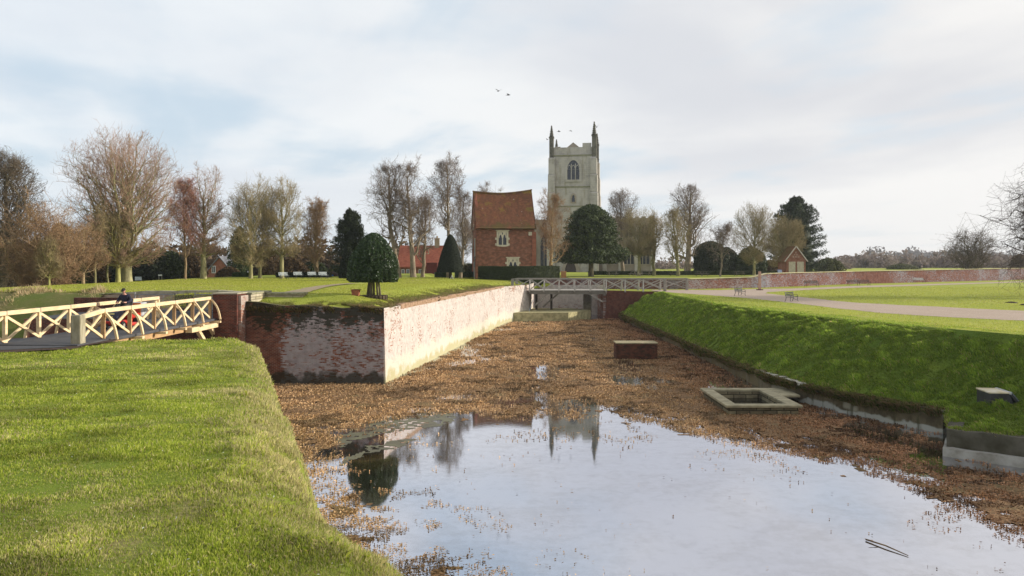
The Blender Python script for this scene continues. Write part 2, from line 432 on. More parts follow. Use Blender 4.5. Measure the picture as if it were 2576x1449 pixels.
# rough grass bank left of the bridge
xs = np.linspace(-120, -27.75, 190); vs = np.linspace(0, 1, 30)
X, V_ = np.meshgrid(xs, vs); Y = 44.5+V_*11.6
top = left_z(X, np.full_like(X, 56.1))
Z = -.4+(top+.4)*sst(V_*1.08)**.75+.22*(fbm(X, Y, 1.6, 2)-.5)*np.minimum(1, (1-V_)*6)
grid('bank_rough', X, Y, Z-.03, [G_ROUGH])

# --- right bank as a ribbon from its retaining wall up to the crest and out over the lawn
RZ = 3.4
BASE = [(13.4, 100.5), (13.4, 88), (13.7, 69), (13.8, 52), (13.9, 43), (14.4, 39.7), (15.7, 36.2), (17.6, 32.5), (15.9, 29.0), (17.7, 27.2), (24, 21.2), (30, 13), (34, 0)]
CREST = [(18.3, 99.0), (18.0, 88), (17.7, 69), (19.2, 54), (20.6, 45.5), (21.1, 41.5), (21.6, 38.0), (22.4, 34.8), (23.7, 31.5), (25.2, 28.5), (31, 23), (37, 14), (41, 0)]
CZ = [3.4, 3.4, 3.43, 3.52, 3.62, 3.70, 3.77, 3.82, 3.85, 3.85, 3.85, 3.85, 3.85]
def crest_rise(x, y):
    best = np.full(np.shape(x), 1e9); zz_ = np.full(np.shape(x), 3.4)
    for i in range(len(CREST)-1):
        (ax, ay), (bx, by) = CREST[i], CREST[i+1]; ex, ey = bx-ax, by-ay
        t_ = np.clip(((x-ax)*ex+(y-ay)*ey)/(ex*ex+ey*ey), 0, 1); d_ = np.hypot(x-ax-t_*ex, y-ay-t_*ey); zc_ = CZ[i]+(CZ[i+1]-CZ[i])*t_
        zz_ = np.where(d_ < best, zc_, zz_); best = np.minimum(best, d_)
    return RZ+(zz_-RZ)*(1-sst(best/7.5))
BZ = [.7, .75, .8, .82, .85, .88, .9, .92, .92, .95, .95, .95, .95]
def interp_path(pts, s):
    pts = np.array(pts, float); k = np.arange(len(pts))
    return np.interp(s, k, pts[:, 0]), np.interp(s, k, pts[:, 1])
def bank_pt(s, v):
    bx, by = interp_path(BASE, s); cx, cy = interp_path(CREST, s)
    bz = np.interp(s, np.arange(len(BZ)), BZ)
    x = bx+(cx-bx)*v; y = by+(cy-by)*v
    prof = np.clip(v, 0, 1); pm = sst((s-5.4)/1.3); prof = (.25*prof+.75*np.sin(prof*PI/2)**1.15)*(1-pm)+pm*prof**2.7
    z = bz+(np.interp(s, np.arange(len(CZ)), CZ)-bz)*prof
    amp = np.clip(v/.06, 0, 1)*np.clip((1.0-v)/.12, 0, 1)
    z = z+amp*(.20*(vnoise(x*1.3, y*.9, .7, 3)-.5)+.14*(fbm(x, y, 2.4, 6)-.5)+.20*(vnoise(x, y, .42, 8)-.5))
    z = z-.10*(1-np.clip(v/.06, 0, 1))
    return x, y, z
sarr = []
for i in range(len(BASE)-1):
    L = math.dist(BASE[i], BASE[i+1]); n = max(4, int(L/(.2 if i > 2 else .4))); sarr += list(i+np.arange(n)/n)
sarr = np.array(sarr+[len(BASE)-1])
vv = np.linspace(0, 1, 84)
S_, V_ = np.meshgrid(sarr, vv, indexing='ij'); X, Y, Z = bank_pt(S_, V_)
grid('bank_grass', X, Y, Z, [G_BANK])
# flat lawn beyond the crest
cx, cy = interp_path(CREST, sarr)
OUT = [(120, 118), (140, 100), (150, 80), (160, 60), (160, 50), (160, 45), (160, 40), (160, 36), (160, 33), (160, 30), (160, 20), (160, 10), (160, 0)]
ox, oy = interp_path(OUT, sarr)
vv = np.linspace(0, 1, 110)**2
X = cx[:, None]+(ox-cx)[:, None]*vv; Y = cy[:, None]+(oy-cy)[:, None]*vv
Z = crest_rise(X, Y)
grid('lawn_right', X, Y, Z, [G_LAWN])
tag(npmesh('lawn_right_far', [(11.6, 98.9, RZ-.004), (18.4, 98.9, RZ-.004), (120, 118.2, RZ-.004), (260, 110, RZ-.004), (260, 260, RZ-.004), (150, 200, RZ-.004), (11.6, 107.2, RZ-.004)], [(0, 1, 2, 3, 4, 5, 6)], G_LAWN), kind='structure')

# --- gravel path on the right lawn
t = NT('gravel', .95, .1)
n = t.noise(9, 8, rough=.8); n2 = t.noise(.7, 4); vo = t.node('ShaderNodeTexVoronoi'); vo.inputs['Scale'].default_value = 16; t.l.new(t.pos(), vo.inputs['Vector'])
c = t.mix(t.rng(n, .3, .7), (.27, .19, .14), (.48, .37, .30)); c = t.mix(t.math('MULTIPLY', t.rng(n2, .4, .65), .4), c, (.30, .22, .16))
c = t.mix(t.math('MULTIPLY', vo.outputs['Distance'], .5), c, (.5, .42, .34)); t.col(c); t.bump(n, .03); GRAVEL = t.m
gp = [PG(1640, 732, 3.4), PG(1700, 737, 3.4), PG(1800, 744, 3.4), PG(1900, 752, 3.4), PG(2000, 763, 3.4), PG(2100, 775, 3.4), PG(2220, 788, 3.4), PG(2350, 796, 3.4), PG(2460, 802, 3.4), PG(2576, 807, 3.4), PG(2760, 822, 3.4), PG(3000, 840, 3.4),
      PG(3000, 806, 3.4), PG(2760, 794, 3.4), PG(2576, 782, 3.4), PG(2460, 777, 3.4), PG(2350, 771.5, 3.4), PG(2250, 767, 3.4), PG(2160, 762, 3.4), PG(2100, 757, 3.4), PG(2030, 749, 3.4), PG(1960, 742, 3.4), PG(1925, 738, 3.4), PG(1930, 735, 3.4), PG(2000, 731, 3.4), PG(2150, 724, 3.4), PG(2400, 716, 3.4), PG(2576, 710, 3.4),
      PG(2576, 707.5, 3.4), PG(2400, 713, 3.4), PG(2150, 719.5, 3.4), PG(1990, 726, 3.4), PG(1900, 727, 3.4), PG(1810, 730, 3.4), PG(1730, 729.5, 3.4), PG(1640, 729, 3.4)]
def ragged(poly, step=.8, amp=.18):
    out = []
    for a, b in zip(poly, poly[1:]+poly[:1]):
        L = math.dist(a[:2], b[:2]); n = max(1, int(L/step))
        for i in range(n):
            f = i/n; x = a[0]+(b[0]-a[0])*f; y = a[1]+(b[1]-a[1])*f
            out.append((x+amp*float(vnoise(x*1.7, y*1.7, 1, 2)-.5)*2, y+amp*float(vnoise(x*1.7, y*1.7, 1, 7)-.5)*2))
    return out
from mathutils.geometry import tessellate_polygon
def sheet(name, poly, z, m, zf=None):
    vs = [(x, y, z if zf is None else float(zf(x, y))+z) for x, y in poly]
    tri = tessellate_polygon([[Vector((x, y, 0)) for x, y in poly]])
    o = npmesh(name, vs, [tuple(a) for a in tri], m)
    for p in o.data.polygons:
        if p.normal.z < 0: p.flip()
    return tag(o, kind='structure')
sheet('gravel_path', ragged([p[:2] for p in gp]), RZ+.012, GRAVEL)

# sandy path on the castle lawn, following the slope
sp_l = [(745, 739), (760, 735), (790, 728), (815, 723.5), (850, 719.5), (890, 715.5)]
ctr = []
for a in sp_l:
    p = PG(a[0], a[1], 4.90); ctr.append((p[0], p[1]))
X = []; Y = []
cc = np.array(ctr); ti = np.linspace(0, len(cc)-1, 60); pxs = np.interp(ti, range(len(cc)), cc[:, 0]); pys = np.interp(ti, range(len(cc)), cc[:, 1])
for k in np.linspace(-1, 1, 9):
    wd = np.interp(ti, [0, 3, 6], [.8, .6, .4])*k*(1+.15*(vnoise(ti*3, ti*0+k, 1)-.5))
    X.append(pxs+wd); Y.append(pys+wd*.12)
X = np.array(X); Y = np.array(Y)
grid('sandy_path', X, Y, left_z(X, Y)+.07, [plain('sandy_earth', (.34, .27, .18), (.24, .19, .12), .95, 4, .1, .02)])

# --- terrace lawn beyond the garden wall, and far fields
WL = [(8.6, 107.25), (23.8, 107.25), (34.0, 112.7), (36, 113.6), (57, 133.2), (106, 165.2), (150, 190.2)]
tz = 4.70
tp = WL+[(400, 330), (400, 520), (9, 520)]
sheet('lawn_terrace', [(x, y) for x, y in tp], tz-.03, G_LAWN)
tag(npmesh('fields', [(-4000, 190, 2.0), (4000, 190, 2.0), (4000, 5000, 2.0), (-4000, 5000, 2.0)], [(0, 1, 2, 3)], FIELD), kind='structure')
tag(npmesh('field_left', [(-900, 50, .6), (-60, 50, .6), (-60, 200, .6), (-900, 200, .6)], [(0, 1, 2, 3)], FIELD), kind='structure')
tag(npmesh('field_right', [(150, 0, 1.4), (900, 0, 1.4), (900, 260, 1.4), (150, 260, 1.4)], [(0, 1, 2, 3)], FIELD), kind='structure')

# --- asphalt approach to the timber bridge
ASPH = plain('asphalt', (.075, .075, .08), (.05, .05, .055), .85, 5, .2, .01)
ap = [(-60, 20.0), (-40, 24), (-30, 26.6), (-24, 28.2), (-19, 28.9), (-16.9, 30.0), (-16.85, 33.6), (-20.4, 33.6), (-21.5, 33.0), (-30, 32.0), (-60, 28.5)]
tri_z = lambda x, y: 3.78
sheet('asphalt_path', ragged(ap, .5, .08), 3.80, ASPH)
soil = [(-60, 19.2), (-40, 23.2), (-30, 25.9), (-24, 27.6), (-18.5, 28.3), (-16.4, 29.6), (-16.3, 33.4), (-20.9, 33.9), (-30, 32.9), (-60, 29.4)]
sheet('path_verge', ragged(soil, .4, .15), 3.785, plain('bare_soil', (.09, .06, .045), (.05, .035, .025), .95, 5, .1, .03))

# ================================================================== grass blades, stuff
GB_ = leafmat('grass_blade', (.10, .17, .018), (.30, .33, .06), .7, .2, .45)
def blade_col(n, a, b, dryf=None, dry=(.45, .36, .16), rs=RS):
    r = rs.rand(n)[:, None]; c = np.array(a)*(1-r)+np.array(b)*r
    if dryf is not None:
        k = (rs.rand(n) < dryf)[:, None]; c = np.where(k, np.array(dry)*(.6+.6*rs.rand(n)[:, None]), c)
    return c
t = NT('grass_blades', .65, .25)
a = t.node('ShaderNodeAttribute', attribute_name='Col').outputs['Color']; t.col(a); t.translucent(a, .45); GBM = t.m
n = 700000
d = np.exp(RS.uniform(math.log(4.2), math.log(37), n)); az = RS.uniform(math.radians(-40), math.radians(8), n)
x = d*np.sin(az); y = d*np.cos(az)
z, S = near_full(x, y)
k = (S > -.5) & ~((poly_sd(x, y, soil) > -.05) & (y > 20)) & (x > -30); x, y, d, z, S = x[k], y[k], d[k], z[k], S[k]
cl = fbm(x, y, .55, 11); cl2 = fbm(x, y, 2.6, 12); cl3 = fbm(x, y, 1.1, 14)
k = RS.rand(len(x)) < .35+1.3*(cl-.25); x, y, d, z, S, cl, cl2 = [q[k] for q in (x, y, d, z, S, cl, cl2)]; cl3 = cl3[k]
edge = np.clip(1-S/1.5+.5*(cl2-.5), 0, 1)
h = (.028+.0011*d)*(.5+.9*RS.rand(len(x)))*(.25+1.5*np.clip(cl-.2, 0, 1)*1.2)*(1+1.1*edge)
wd = np.maximum(.0045, .00085*d)
V, Q = blades(x, y, z, h, wd, .8)
dry = np.clip(.08+.75*edge**1.2+.9*np.clip(cl2-.5, 0, 1)*2, 0, .9)
c = blade_col(len(x), (.17, .24, .018), (.48, .48, .08), dry, (.50, .42, .20))
c = c*(1-.45*np.clip((cl3-.5)*5, 0, 1)*(1-edge))[:, None]*np.array([1, 1.05, 1]); c = c*(.75+.4*cl2[:, None])*(.55+.95*cl[:, None])
o = npmesh('grass', V, Q, GBM, col=np.repeat(c, 5, 0)); tag(o, 'mown yellow-green lawn grass on the near bank with a dry tan fringe along the moat edge', 'grass', kind='stuff')
# tussocks on the right bank
n = 300000
s = np.interp(RS.rand(n)**.75, [0, .25, .55, 1], [0, 2, 3.6, 10.5]); v = RS.rand(n)*1.12
x, y, z = bank_pt(s, np.minimum(v, 1.0)); cx, cy = interp_path(CREST, s); ex = np.maximum(v-1, 0)
x = x+ex*20; z = np.where(v > 1, crest_rise(x, y), z)
k = poly_sd(x, y, [p[:2] for p in gp]) < -.1; x, y, z, v = x[k], y[k], z[k], v[k]
d = np.hypot(x, y); tu = .6*vnoise(x, y, .42, 8)+.4*vnoise(x*1.3, y*.9, .7, 3)
h = (.04+.20*np.clip(tu-.25, 0, 1)*1.4)*(.6+.8*RS.rand(len(x)))*np.where(v > .95, .4, 1); wd = .0006*d
V, Q = blades(x, y, z-.02, h, wd, 1.0, np.full(len(x), PI))
c = (.12+1.75*tu)[:, None]*blade_col(len(x), (.10, .17, .02), (.30, .38, .05), .04+.25*np.clip(.08-v, 0, .08)/.08)  # shaded hollows and lighter tops of the tussocks put into blade colour
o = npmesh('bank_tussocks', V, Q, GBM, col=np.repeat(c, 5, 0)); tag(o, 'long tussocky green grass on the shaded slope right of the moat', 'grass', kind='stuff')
# long grass left of the bridge and fringe on wall tops
n = 70000
x = RS.uniform(-62, -27.9, n); v = RS.rand(n); y = 44.5+v*12.6
z = -.4+(left_z(x, np.full_like(x, 56.1))+.4)*sst(np.minimum(v, 1)*1.08)**.75
z = np.where(y > 56, left_z(x, y), z)
tu = fbm(x, y, 1.5, 21); k = RS.rand(n) < np.clip((tu-.38)*5, .4, 1)*np.where(v > .93, .15, 1); x, y, z, tu = x[k], y[k], z[k], tu[k]
h = .15+.9*np.clip(tu-.42, 0, .4)*2*RS.rand(len(x)); V, Q = blades(x, y, z-.03, h, np.full(len(x), .035), .9, np.full(len(x), 2.6))
c = blade_col(len(x), (.12, .16, .03), (.34, .30, .09), np.clip((tu-.32)*2.6, 0, .9), (.60, .46, .26))
o = npmesh('long_grass', V, Q, GBM, col=np.repeat(c, 5, 0)); tag(o, 'long windblown straw coloured grass on the far bank left of the timber bridge', 'grass', kind='stuff')
# verge on top of the moat walls
n = 110000; q = RS.rand(n) < .5
x1 = RS.uniform(-15.3, -7.5, n); y1 = 46.02+np.abs(RS.normal(size=n))*.8
y2 = 46.3+54*RS.rand(n)**1.3; x2 = WALLF(y2)-.1-np.abs(RS.normal(size=n))*.8
x = np.where(q, x1, x2); y = np.where(q, y1, y2); z = left_z(x, y)
dd = np.where(q, y-46.1, WALLF(y)-x)
z = z-np.where(dd < .3, .06+.25*RS.rand(n)*(dd < .15), 0); h = (.06+.30*RS.rand(n)*np.exp(-dd*1.1))*(.5+fbm(x, y, .7, 31)); k = fbm(x, y, .9, 33) > .36
x, y, z, h, dd = [a_[k] for a_ in (x, y, z, h, dd)]
V, Q = blades(x, y, z-.02, h, .0007*np.hypot(x, y), 1.1, np.where(y < 47.5, -PI/2, 0))
c = blade_col(len(x), (.12, .15, .02), (.24, .26, .05), np.clip(1.1*np.exp(-dd*.9), 0, .8), (.30, .22, .11))
o = npmesh('verge_grass', V, Q, GBM, col=np.repeat(c, 5, 0)); tag(o, 'ragged dry grass hanging over the top of the brick moat wall', 'grass', kind='stuff')
# sparse blades over the two mown lawns so they do not look ironed flat
n = 160000
x = RS.uniform(-45, 10, n); y = 46.5*np.exp(RS.rand(n)*math.log(108/46.5)); k = (x < WALLF(y)-.6) & ~((x < -21.5) & (y < 56)); x, y = x[k], y[k]; z = left_z(x, y)
x3 = RS.uniform(18, 110, n); y3 = 31.5*np.exp(RS.rand(n)*math.log(118/31.5)); k = (x3 > np.interp(y3, [31.5, 34.8, 38, 41.5, 45.5, 54, 69, 99], [23.7, 22.4, 21.6, 21.1, 20.6, 19.2, 17.7, 18.3])+.3) & (x3 < y3*.72) & (poly_sd(x3, y3, [p[:2] for p in gp]) < -.05)
k &= poly_sd(x3, y3, [(23.8, 107.25), (34, 112.7), (36, 113.6), (57, 133.2), (57, 300), (0, 300), (0, 107.2)]) < 0
x3, y3 = x3[k], y3[k]
kk = np.abs(np.interp(y, pys[::-1] if pys[0] > pys[-1] else pys, pxs[::-1] if pys[0] > pys[-1] else pxs)-x) > 1.0
x, y, z = x[kk], y[kk], z[kk]
x = np.concatenate([x, x3]); y = np.concatenate([y, y3]); z = np.concatenate([z, crest_rise(x3, y3)])
d = np.hypot(x, y); g = fbm(x, y, 3.0, 41); h = (.03+.03*RS.rand(len(x)))*(.5+g)
V, Q = blades(x, y, z, h, .0007*d, .8)
c = blade_col(len(x), (.25, .29, .03), (.46, .45, .08), np.clip((g-.5)*1.2, 0, .5), (.45, .40, .17))
o = npmesh('lawn_blades', V, Q, GBM, col=np.repeat(c, 5, 0)); tag(o, 'short sunlit grass of the mown lawns beyond the moat on both sides', 'grass', kind='stuff')

# ================================================================== dead water plants
DP = [(-20, 46), (-7.3, 46), PG(1270, 815), PG(1330, 808), PG(1480, 804), PG(1556, 801), PG(1683, 864), PG(1945, 985), PG(2362, 1094), PG(2366, 1153), PG(2576, 1184), PG(2800, 1240), PG(2800, 1400),
      PG(2576, 1335), PG(2450, 1285), PG(2300, 1230), PG(2150, 1172), PG(1950, 1140), PG(1750, 1092), PG(1600, 1052), PG(1500, 1030), PG(1400, 1045), PG(1250, 1070), PG(1190, 1040), PG(1130, 1030), PG(1080, 1052), PG(1000, 1062), PG(900, 1080), PG(850, 1130), PG(735, 1140), PG(660, 1080), (-20, 40)]
DP = [tuple(p[:2]) for p in DP]
DP2 = [tuple(PG(*p)[:2]) for p in ((700, 1100), (800, 1180), (850, 1225), (900, 1250), (960, 1280), (985, 1340), (1040, 1400), (1110, 1430), (1180, 1500), (900, 1500), (760, 1330))]
def debris(x, y):
    s = np.maximum(poly_sd(x, y, DP), poly_sd(x, y, DP2)*1.2-.1)
    n_ = fbm(x, y*.55, 2.4, 51, 4)
    s = s+(n_-.5)*5.0*np.clip(.55+(46-y)*.02, .3, 1)
    # open puddles
    hole = fbm(x*.7, y*.35, 1.9, 61, 3)
    pud = np.zeros_like(s)
    for (px, py, r) in ((1370, 925, 2.6), (1610, 955, 2.2), (1180, 1000, 1.3), (1240, 905, 2.2), (1300, 1010, 1.5), (1820, 1118, 1.2)):
        c = PG(px, py); pud = np.maximum(pud, 1-np.hypot((x-c[0])*.75, (y-c[1])*.8)/r+1.6*(fbm(x, y*.7, .9, 67, 4)-.5))
    return s, hole, pud
xs = np.arange(-21, 26, .14); ysd = np.arange(14, 104, .16)
X, Y = np.meshgrid(xs, ysd); s, hole, pud = debris(X, Y)
fine = fbm(X, Y*.7, .5, 71, 3)
pit = (X > 10.2) & (X < 12.9) & (Y > 36.7) & (Y < 41.2)
solid = ~pit & (s > -1.5) & ((hole < .68)) & (fine+.13*np.clip(s-1.2, -3, 3)-.9*np.clip(pud, 0, 1) > .46)
h_, w_ = X.shape; idx = np.arange(h_*w_).reshape(h_, w_)
q = np.stack([idx[:-1, :-1], idx[:-1, 1:], idx[1:, 1:], idx[1:, :-1]], -1).reshape(-1, 4)
q = q[solid.ravel()[q].all(1)]
Zm = .008+.08*np.clip(fbm(X, Y, .6, 81)-.25, 0, 1)*np.clip(s/2.5, 0, 1)
V0 = np.stack([X+.06*(RS.rand(*X.shape)-.5), Y+.06*(RS.rand(*X.shape)-.5), Zm], -1).reshape(-1, 3)
used = np.unique(q); mp = np.full(len(V0), -1); mp[used] = np.arange(len(used)); V0 = V0[used]; q = mp[q]
nq = len(q)
n = 1150000
y = 14*np.exp(RS.rand(n)*math.log(103/14)); x = RS.uniform(-21, 26, n)
s, hole, pud = debris(x, y)
pud = np.clip(pud, 0, 1)*.6
dens = np.where(s > 0, np.clip(.45+s*.6, 0, 1), .7*np.exp(s*.85)*(fbm(x, y*.7, .8, 55) > .52)*(fbm(x, y, 3.5, 56) > .42)+.0005)*np.where(hole > .68, .25, 1)*(1-.85*np.clip(pud*2, 0, 1))
dens = dens*np.clip((y-4)/22, .2, 1)*(1+1.2*(y < 27)*(x < 2))*np.where(fbm(x, y, .45, 91) > .42, 1, .28)
k = (RS.rand(n) < dens); x, y = x[k], y[k]
_, S = near_full(x, y); k = (S < -1.2) & ~((x > 10.0) & (x < 13.1) & (y > 36.5) & (y < 41.3)) & ((y < 46.2) | (x > WALLF(y)+.1)); x, y = x[k], y[k]
d = np.hypot(x, y); m = len(x)
h = (.04+.10*RS.rand(m)**1.5)*(.6+.7*fbm(x, y, 1.8, 95))*np.clip(d/42, .5, 1.15); wd = (.014+.0009*d)*(.5+.9*RS.rand(m))
flat = RS.rand(m) < np.clip(.25+.25*s[:m] if False else .55, 0, 1); h = np.where(flat, h*.8, h*.85); V1, Q1 = blades(x, y, np.full(m, .02), h, np.where(flat, wd*1.8, wd), .9)
V1 = V1.reshape(m, 5, 3); V1[:, :, 2] = np.where(flat[:, None], .015+(V1[:, :, 2]-.02)*.28+.02*RS.rand(m)[:, None], V1[:, :, 2]); kx = np.where(flat, 1.0, 0)[:, None]*(V1[:, :, 2]-.015)*3.0*np.sign(RS.rand(m)-.5)[:, None]; V1[:, :, 0] += kx; V1 = V1.reshape(-1, 3)
r = RS.rand(m)[:, None]; tone = fbm(x, y, 4.5, 99)[:, None]
c1 = (np.array((.22, .115, .045))*(1-r)+np.array((.68, .45, .24))*r)*(.5+1.1*tone)
c1 = c1*np.where(fbm(x*.9, y, 1.2, 57)[:, None] > .62, .42, 1)
k5 = (RS.rand(m) < .10)[:, None]; c1 = np.where(k5, c1*.3, c1)
bank_shade = np.clip((x-7.5)/4, 0, 1)[:, None]; c1 = c1*(1-bank_shade*(1-np.array([.60, .50, .50])))  # shade of the right bank painted into the stem colour
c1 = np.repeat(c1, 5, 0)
V = np.concatenate([V0, V1]); me = bpy.data.meshes.new('dead_water_plants')
me.vertices.add(len(V)); me.vertices.foreach_set('co', V.astype(np.float32).ravel())
lv = np.concatenate([q.ravel(), (Q1+len(V0)).ravel()]).astype(np.int32)
me.loops.add(len(lv)); me.loops.foreach_set('vertex_index', lv)
ls = np.concatenate([np.arange(nq)*4, nq*4+np.arange(m)*5]).astype(np.int32)
me.polygons.add(len(ls)); me.polygons.foreach_set('loop_start', ls)
me.polygons.foreach_set('material_index', np.concatenate([np.zeros(nq), np.ones(m)]).astype(np.int32))
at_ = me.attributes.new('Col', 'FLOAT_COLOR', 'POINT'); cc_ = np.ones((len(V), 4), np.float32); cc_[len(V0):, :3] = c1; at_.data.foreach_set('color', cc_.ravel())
me.update(); me.validate()
t = NT('plant_mat', .9, .15); n_ = t.noise(9, 8, rough=.8); n2_ = t.noise(.5, 5)
c = t.mix(t.rng(n_, .35, .68), (.07, .04, .02), (.34, .20, .10)); c = t.mix(t.math('MULTIPLY', t.rng(n2_, .5, .7), .5), c, (.13, .12, .05)); t.col(c); t.bump(n_, .05); MATM = t.m
t = NT('plant_stems', .7, .2); a = t.node('ShaderNodeAttribute', attribute_name='Col').outputs['Color']; t.col(a); t.translucent(a, .12); STEM = t.m
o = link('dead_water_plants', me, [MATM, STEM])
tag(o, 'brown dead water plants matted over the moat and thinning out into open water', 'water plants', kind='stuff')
# pale green algae film at the left end of the open water
ALG = plain('algae_film', (.13, .12, .06), (.075, .065, .035), .5, 1.5, .4)
X, Y = np.meshgrid(np.arange(-12, 0, .09), np.arange(24, 40, .09))
poA = [PG(*p)[:2] for p in ((830, 1110), (900, 1065), (985, 1040), (1085, 1032), (1160, 1035), (1120, 1068), (1040, 1084), (960, 1090), (900, 1106), (860, 1125))]
poB = [PG(*p)[:2] for p in ((840, 1160), (925, 1122), (985, 1105), (1045, 1096), (1085, 1102), (1030, 1118), (960, 1134), (905, 1160), (850, 1185))]
sA = np.maximum(poly_sd(X, Y, poA), poly_sd(X, Y, poB))+1.1*(fbm(X, Y*.8, 1.6, 131)-.5)+.5*(fbm(X, Y, .3, 135)-.5)
solid = (sA > .05) & (fbm(X, Y, .18, 133) > .30)
idx = np.arange(X.size).reshape(X.shape); q = np.stack([idx[:-1, :-1], idx[:-1, 1:], idx[1:, 1:], idx[1:, :-1]], -1).reshape(-1, 4); q = q[solid.ravel()[q].all(1)]
us_ = np.unique(q); mp = np.full(X.size, -1); mp[us_] = np.arange(len(us_))
o = npmesh('algae_film', np.stack([X, Y, np.full_like(X, .006)], -1).reshape(-1, 3)[us_], mp[q], ALG)
tag(o, 'pale green algae film floating at the left end of the open water', 'algae', kind='stuff')
# fallen leaves, daisies and small bare patches in the near lawn
n = 900; d = np.exp(RS.uniform(math.log(4.6), math.log(34), n)); az = RS.uniform(math.radians(-38), 0, n); x = d*np.sin(az); y = d*np.cos(az); z, S = near_full(x, y)
k = (S > .1) & (poly_sd(x, y, soil) < -.3); x, y, z, d = x[k], y[k], z[k], d[k]; w_ = RS.rand(len(x)) < .45
V, Q, c = leaves(np.stack([x, y, z+.035+.001*d], 1), np.where(w_, .010, .022)[:, None].ravel()[:, None]*1.0 if False else .011, .9, .7, None, .5)
cc = np.where(np.repeat(w_, 4)[:, None], np.array((.75, .74, .66)), np.array((.22, .12, .06)))
o = npmesh('fallen_leaves', V, Q, GBM, col=cc); tag(o, 'tiny daisies and dead brown leaves scattered in the near lawn', 'leaves', kind='stuff')
# ================================================================== walls of the moat
RED = dict(c1=(.25, .075, .04), c2=(.13, .045, .03), mort=(.30, .25, .2))
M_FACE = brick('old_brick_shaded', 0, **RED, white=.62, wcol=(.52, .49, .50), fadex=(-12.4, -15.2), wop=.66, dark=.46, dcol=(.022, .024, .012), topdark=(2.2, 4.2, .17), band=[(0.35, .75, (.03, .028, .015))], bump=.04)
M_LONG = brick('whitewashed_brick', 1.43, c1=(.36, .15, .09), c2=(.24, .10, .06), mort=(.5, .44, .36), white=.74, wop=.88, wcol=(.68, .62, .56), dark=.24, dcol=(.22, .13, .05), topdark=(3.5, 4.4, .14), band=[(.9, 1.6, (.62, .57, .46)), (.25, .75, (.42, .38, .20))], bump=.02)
M_RED = brick('dark_red_brick', 0, c1=(.20, .05, .03), c2=(.08, .028, .02), mort=(.22, .17, .14), white=.16, dark=.22, bump=.03)
M_REDY = brick('dark_red_brick_side', PI/2, c1=(.30, .10, .06), c2=(.2, .07, .04), mort=(.4, .33, .27), white=.45, dark=.1, bump=.03)
M_STONE = plain('weathered_stone', (.42, .37, .27), (.25, .22, .15), .9, 2.5, .2, .03)
M_COPE = plain('coping_stone', (.50, .46, .38), (.36, .32, .24), .9, 3, .2, .02)
M_ALGAE = plain('algae_stone', (.42, .37, .20), (.22, .20, .10), .9, 2, .2, .03)
M_EARTH = plain('dark_earth', (.07, .05, .03), (.03, .025, .015), .95, 3, .1, .05)
def wall_strip(name, pts, zb, ztop, thick, m, parent=None, step=.5, rag=.05, side=1, world=(0, 0, 0), batter=0.0):
    """a wall along a line: outer face on the line, thickness to one side, slightly uneven top"""
    P = []; 
    for a, b in zip(pts[:-1], pts[1:]):
        L = math.dist(a[:2], b[:2]); n = max(1, int(L/step)); P += [(a[0]+(b[0]-a[0])*i/n, a[1]+(b[1]-a[1])*i/n) for i in range(n)]
    P.append(tuple(pts[-1][:2])); P = np.array(P); n = len(P)
    T = np.gradient(P, axis=0); T /= np.linalg.norm(T, axis=1, keepdims=True); Nn = np.stack([-T[:, 1], T[:, 0]], 1)*side
    zt = np.array([ztop(x, y) if callable(ztop) else ztop for x, y in P])+rag*(vnoise(P[:, 0], P[:, 1], .7, 3)-.5)*2
    B = P+Nn*thick; bt = P-Nn*batter
    rows = [np.c_[bt, np.full(n, zb)], np.c_[P, zt], np.c_[B, zt], np.c_[B, np.full(n, zb)]]
    V = np.concatenate(rows)-np.array(world); idx = np.arange(4*n).reshape(4, n); q = []
    for r in range(3): q.append(np.stack([idx[r, :-1], idx[r, 1:], idx[r+1, 1:], idx[r+1, :-1]], -1))
    fs = [tuple(int(v) for v in f) for f in np.concatenate(q)]+[(0, n, 2*n, 3*n), (n-1, 4*n-1, 3*n-1, 2*n-1)]
    o = npmesh(name, V, fs, m, parent)
    import bmesh
    bm = bmesh.new(); bm.from_mesh(o.data); bmesh.ops.recalc_face_normals(bm, faces=bm.faces[:]); bm.to_mesh(o.data); bm.free()
    return o
W0 = (-7.4, 46, 0)
mw = thing('moat_wall', W0, 'tall brick moat wall, mossy shaded face and long whitewashed sunlit face meeting at a corner', 'wall')
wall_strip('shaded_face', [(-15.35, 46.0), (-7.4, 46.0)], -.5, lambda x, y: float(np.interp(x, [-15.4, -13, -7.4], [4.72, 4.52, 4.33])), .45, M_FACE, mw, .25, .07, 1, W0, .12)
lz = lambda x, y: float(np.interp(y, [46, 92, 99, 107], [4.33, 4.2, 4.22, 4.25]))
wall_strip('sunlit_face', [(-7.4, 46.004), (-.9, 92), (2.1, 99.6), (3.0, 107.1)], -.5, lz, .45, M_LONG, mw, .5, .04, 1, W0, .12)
wall_strip('coping', [(-6.9, 49.4), (-.93, 91.7)], 4.1, lambda x, y: lz(x, y)+.09, .35, plain('brick_coping', (.36, .24, .16), (.22, .14, .08), .9, 3, .1, .03), mw, .6, .06, 1, W0)
# creeper stems on the far end of the long wall: a hanging cable instead
m = MB(); m.tube([PX(1341, 754, 98.2), PX(1333, 775, 97.6), PX(1327, 805, 96)], .035, 6); tag(m.build('ladder_pole', plain('steel_pole', (.35, .4, .45), None, .4), None), 'thin steel pole leaning from the grey bridge down into the dry moat', 'pole')

# plinth at the foot of the wall beneath the grey bridge
m = MB(); m.prism([(-.3, 94.4), (6.7, 94.7), (9.9, 100.0), (7.5, 104), (1.5, 104)], -.4, 1.02, 'z')
tag(m.build('stone_plinth', M_ALGAE), 'low algae stained stone platform under the grey footbridge', 'platform')

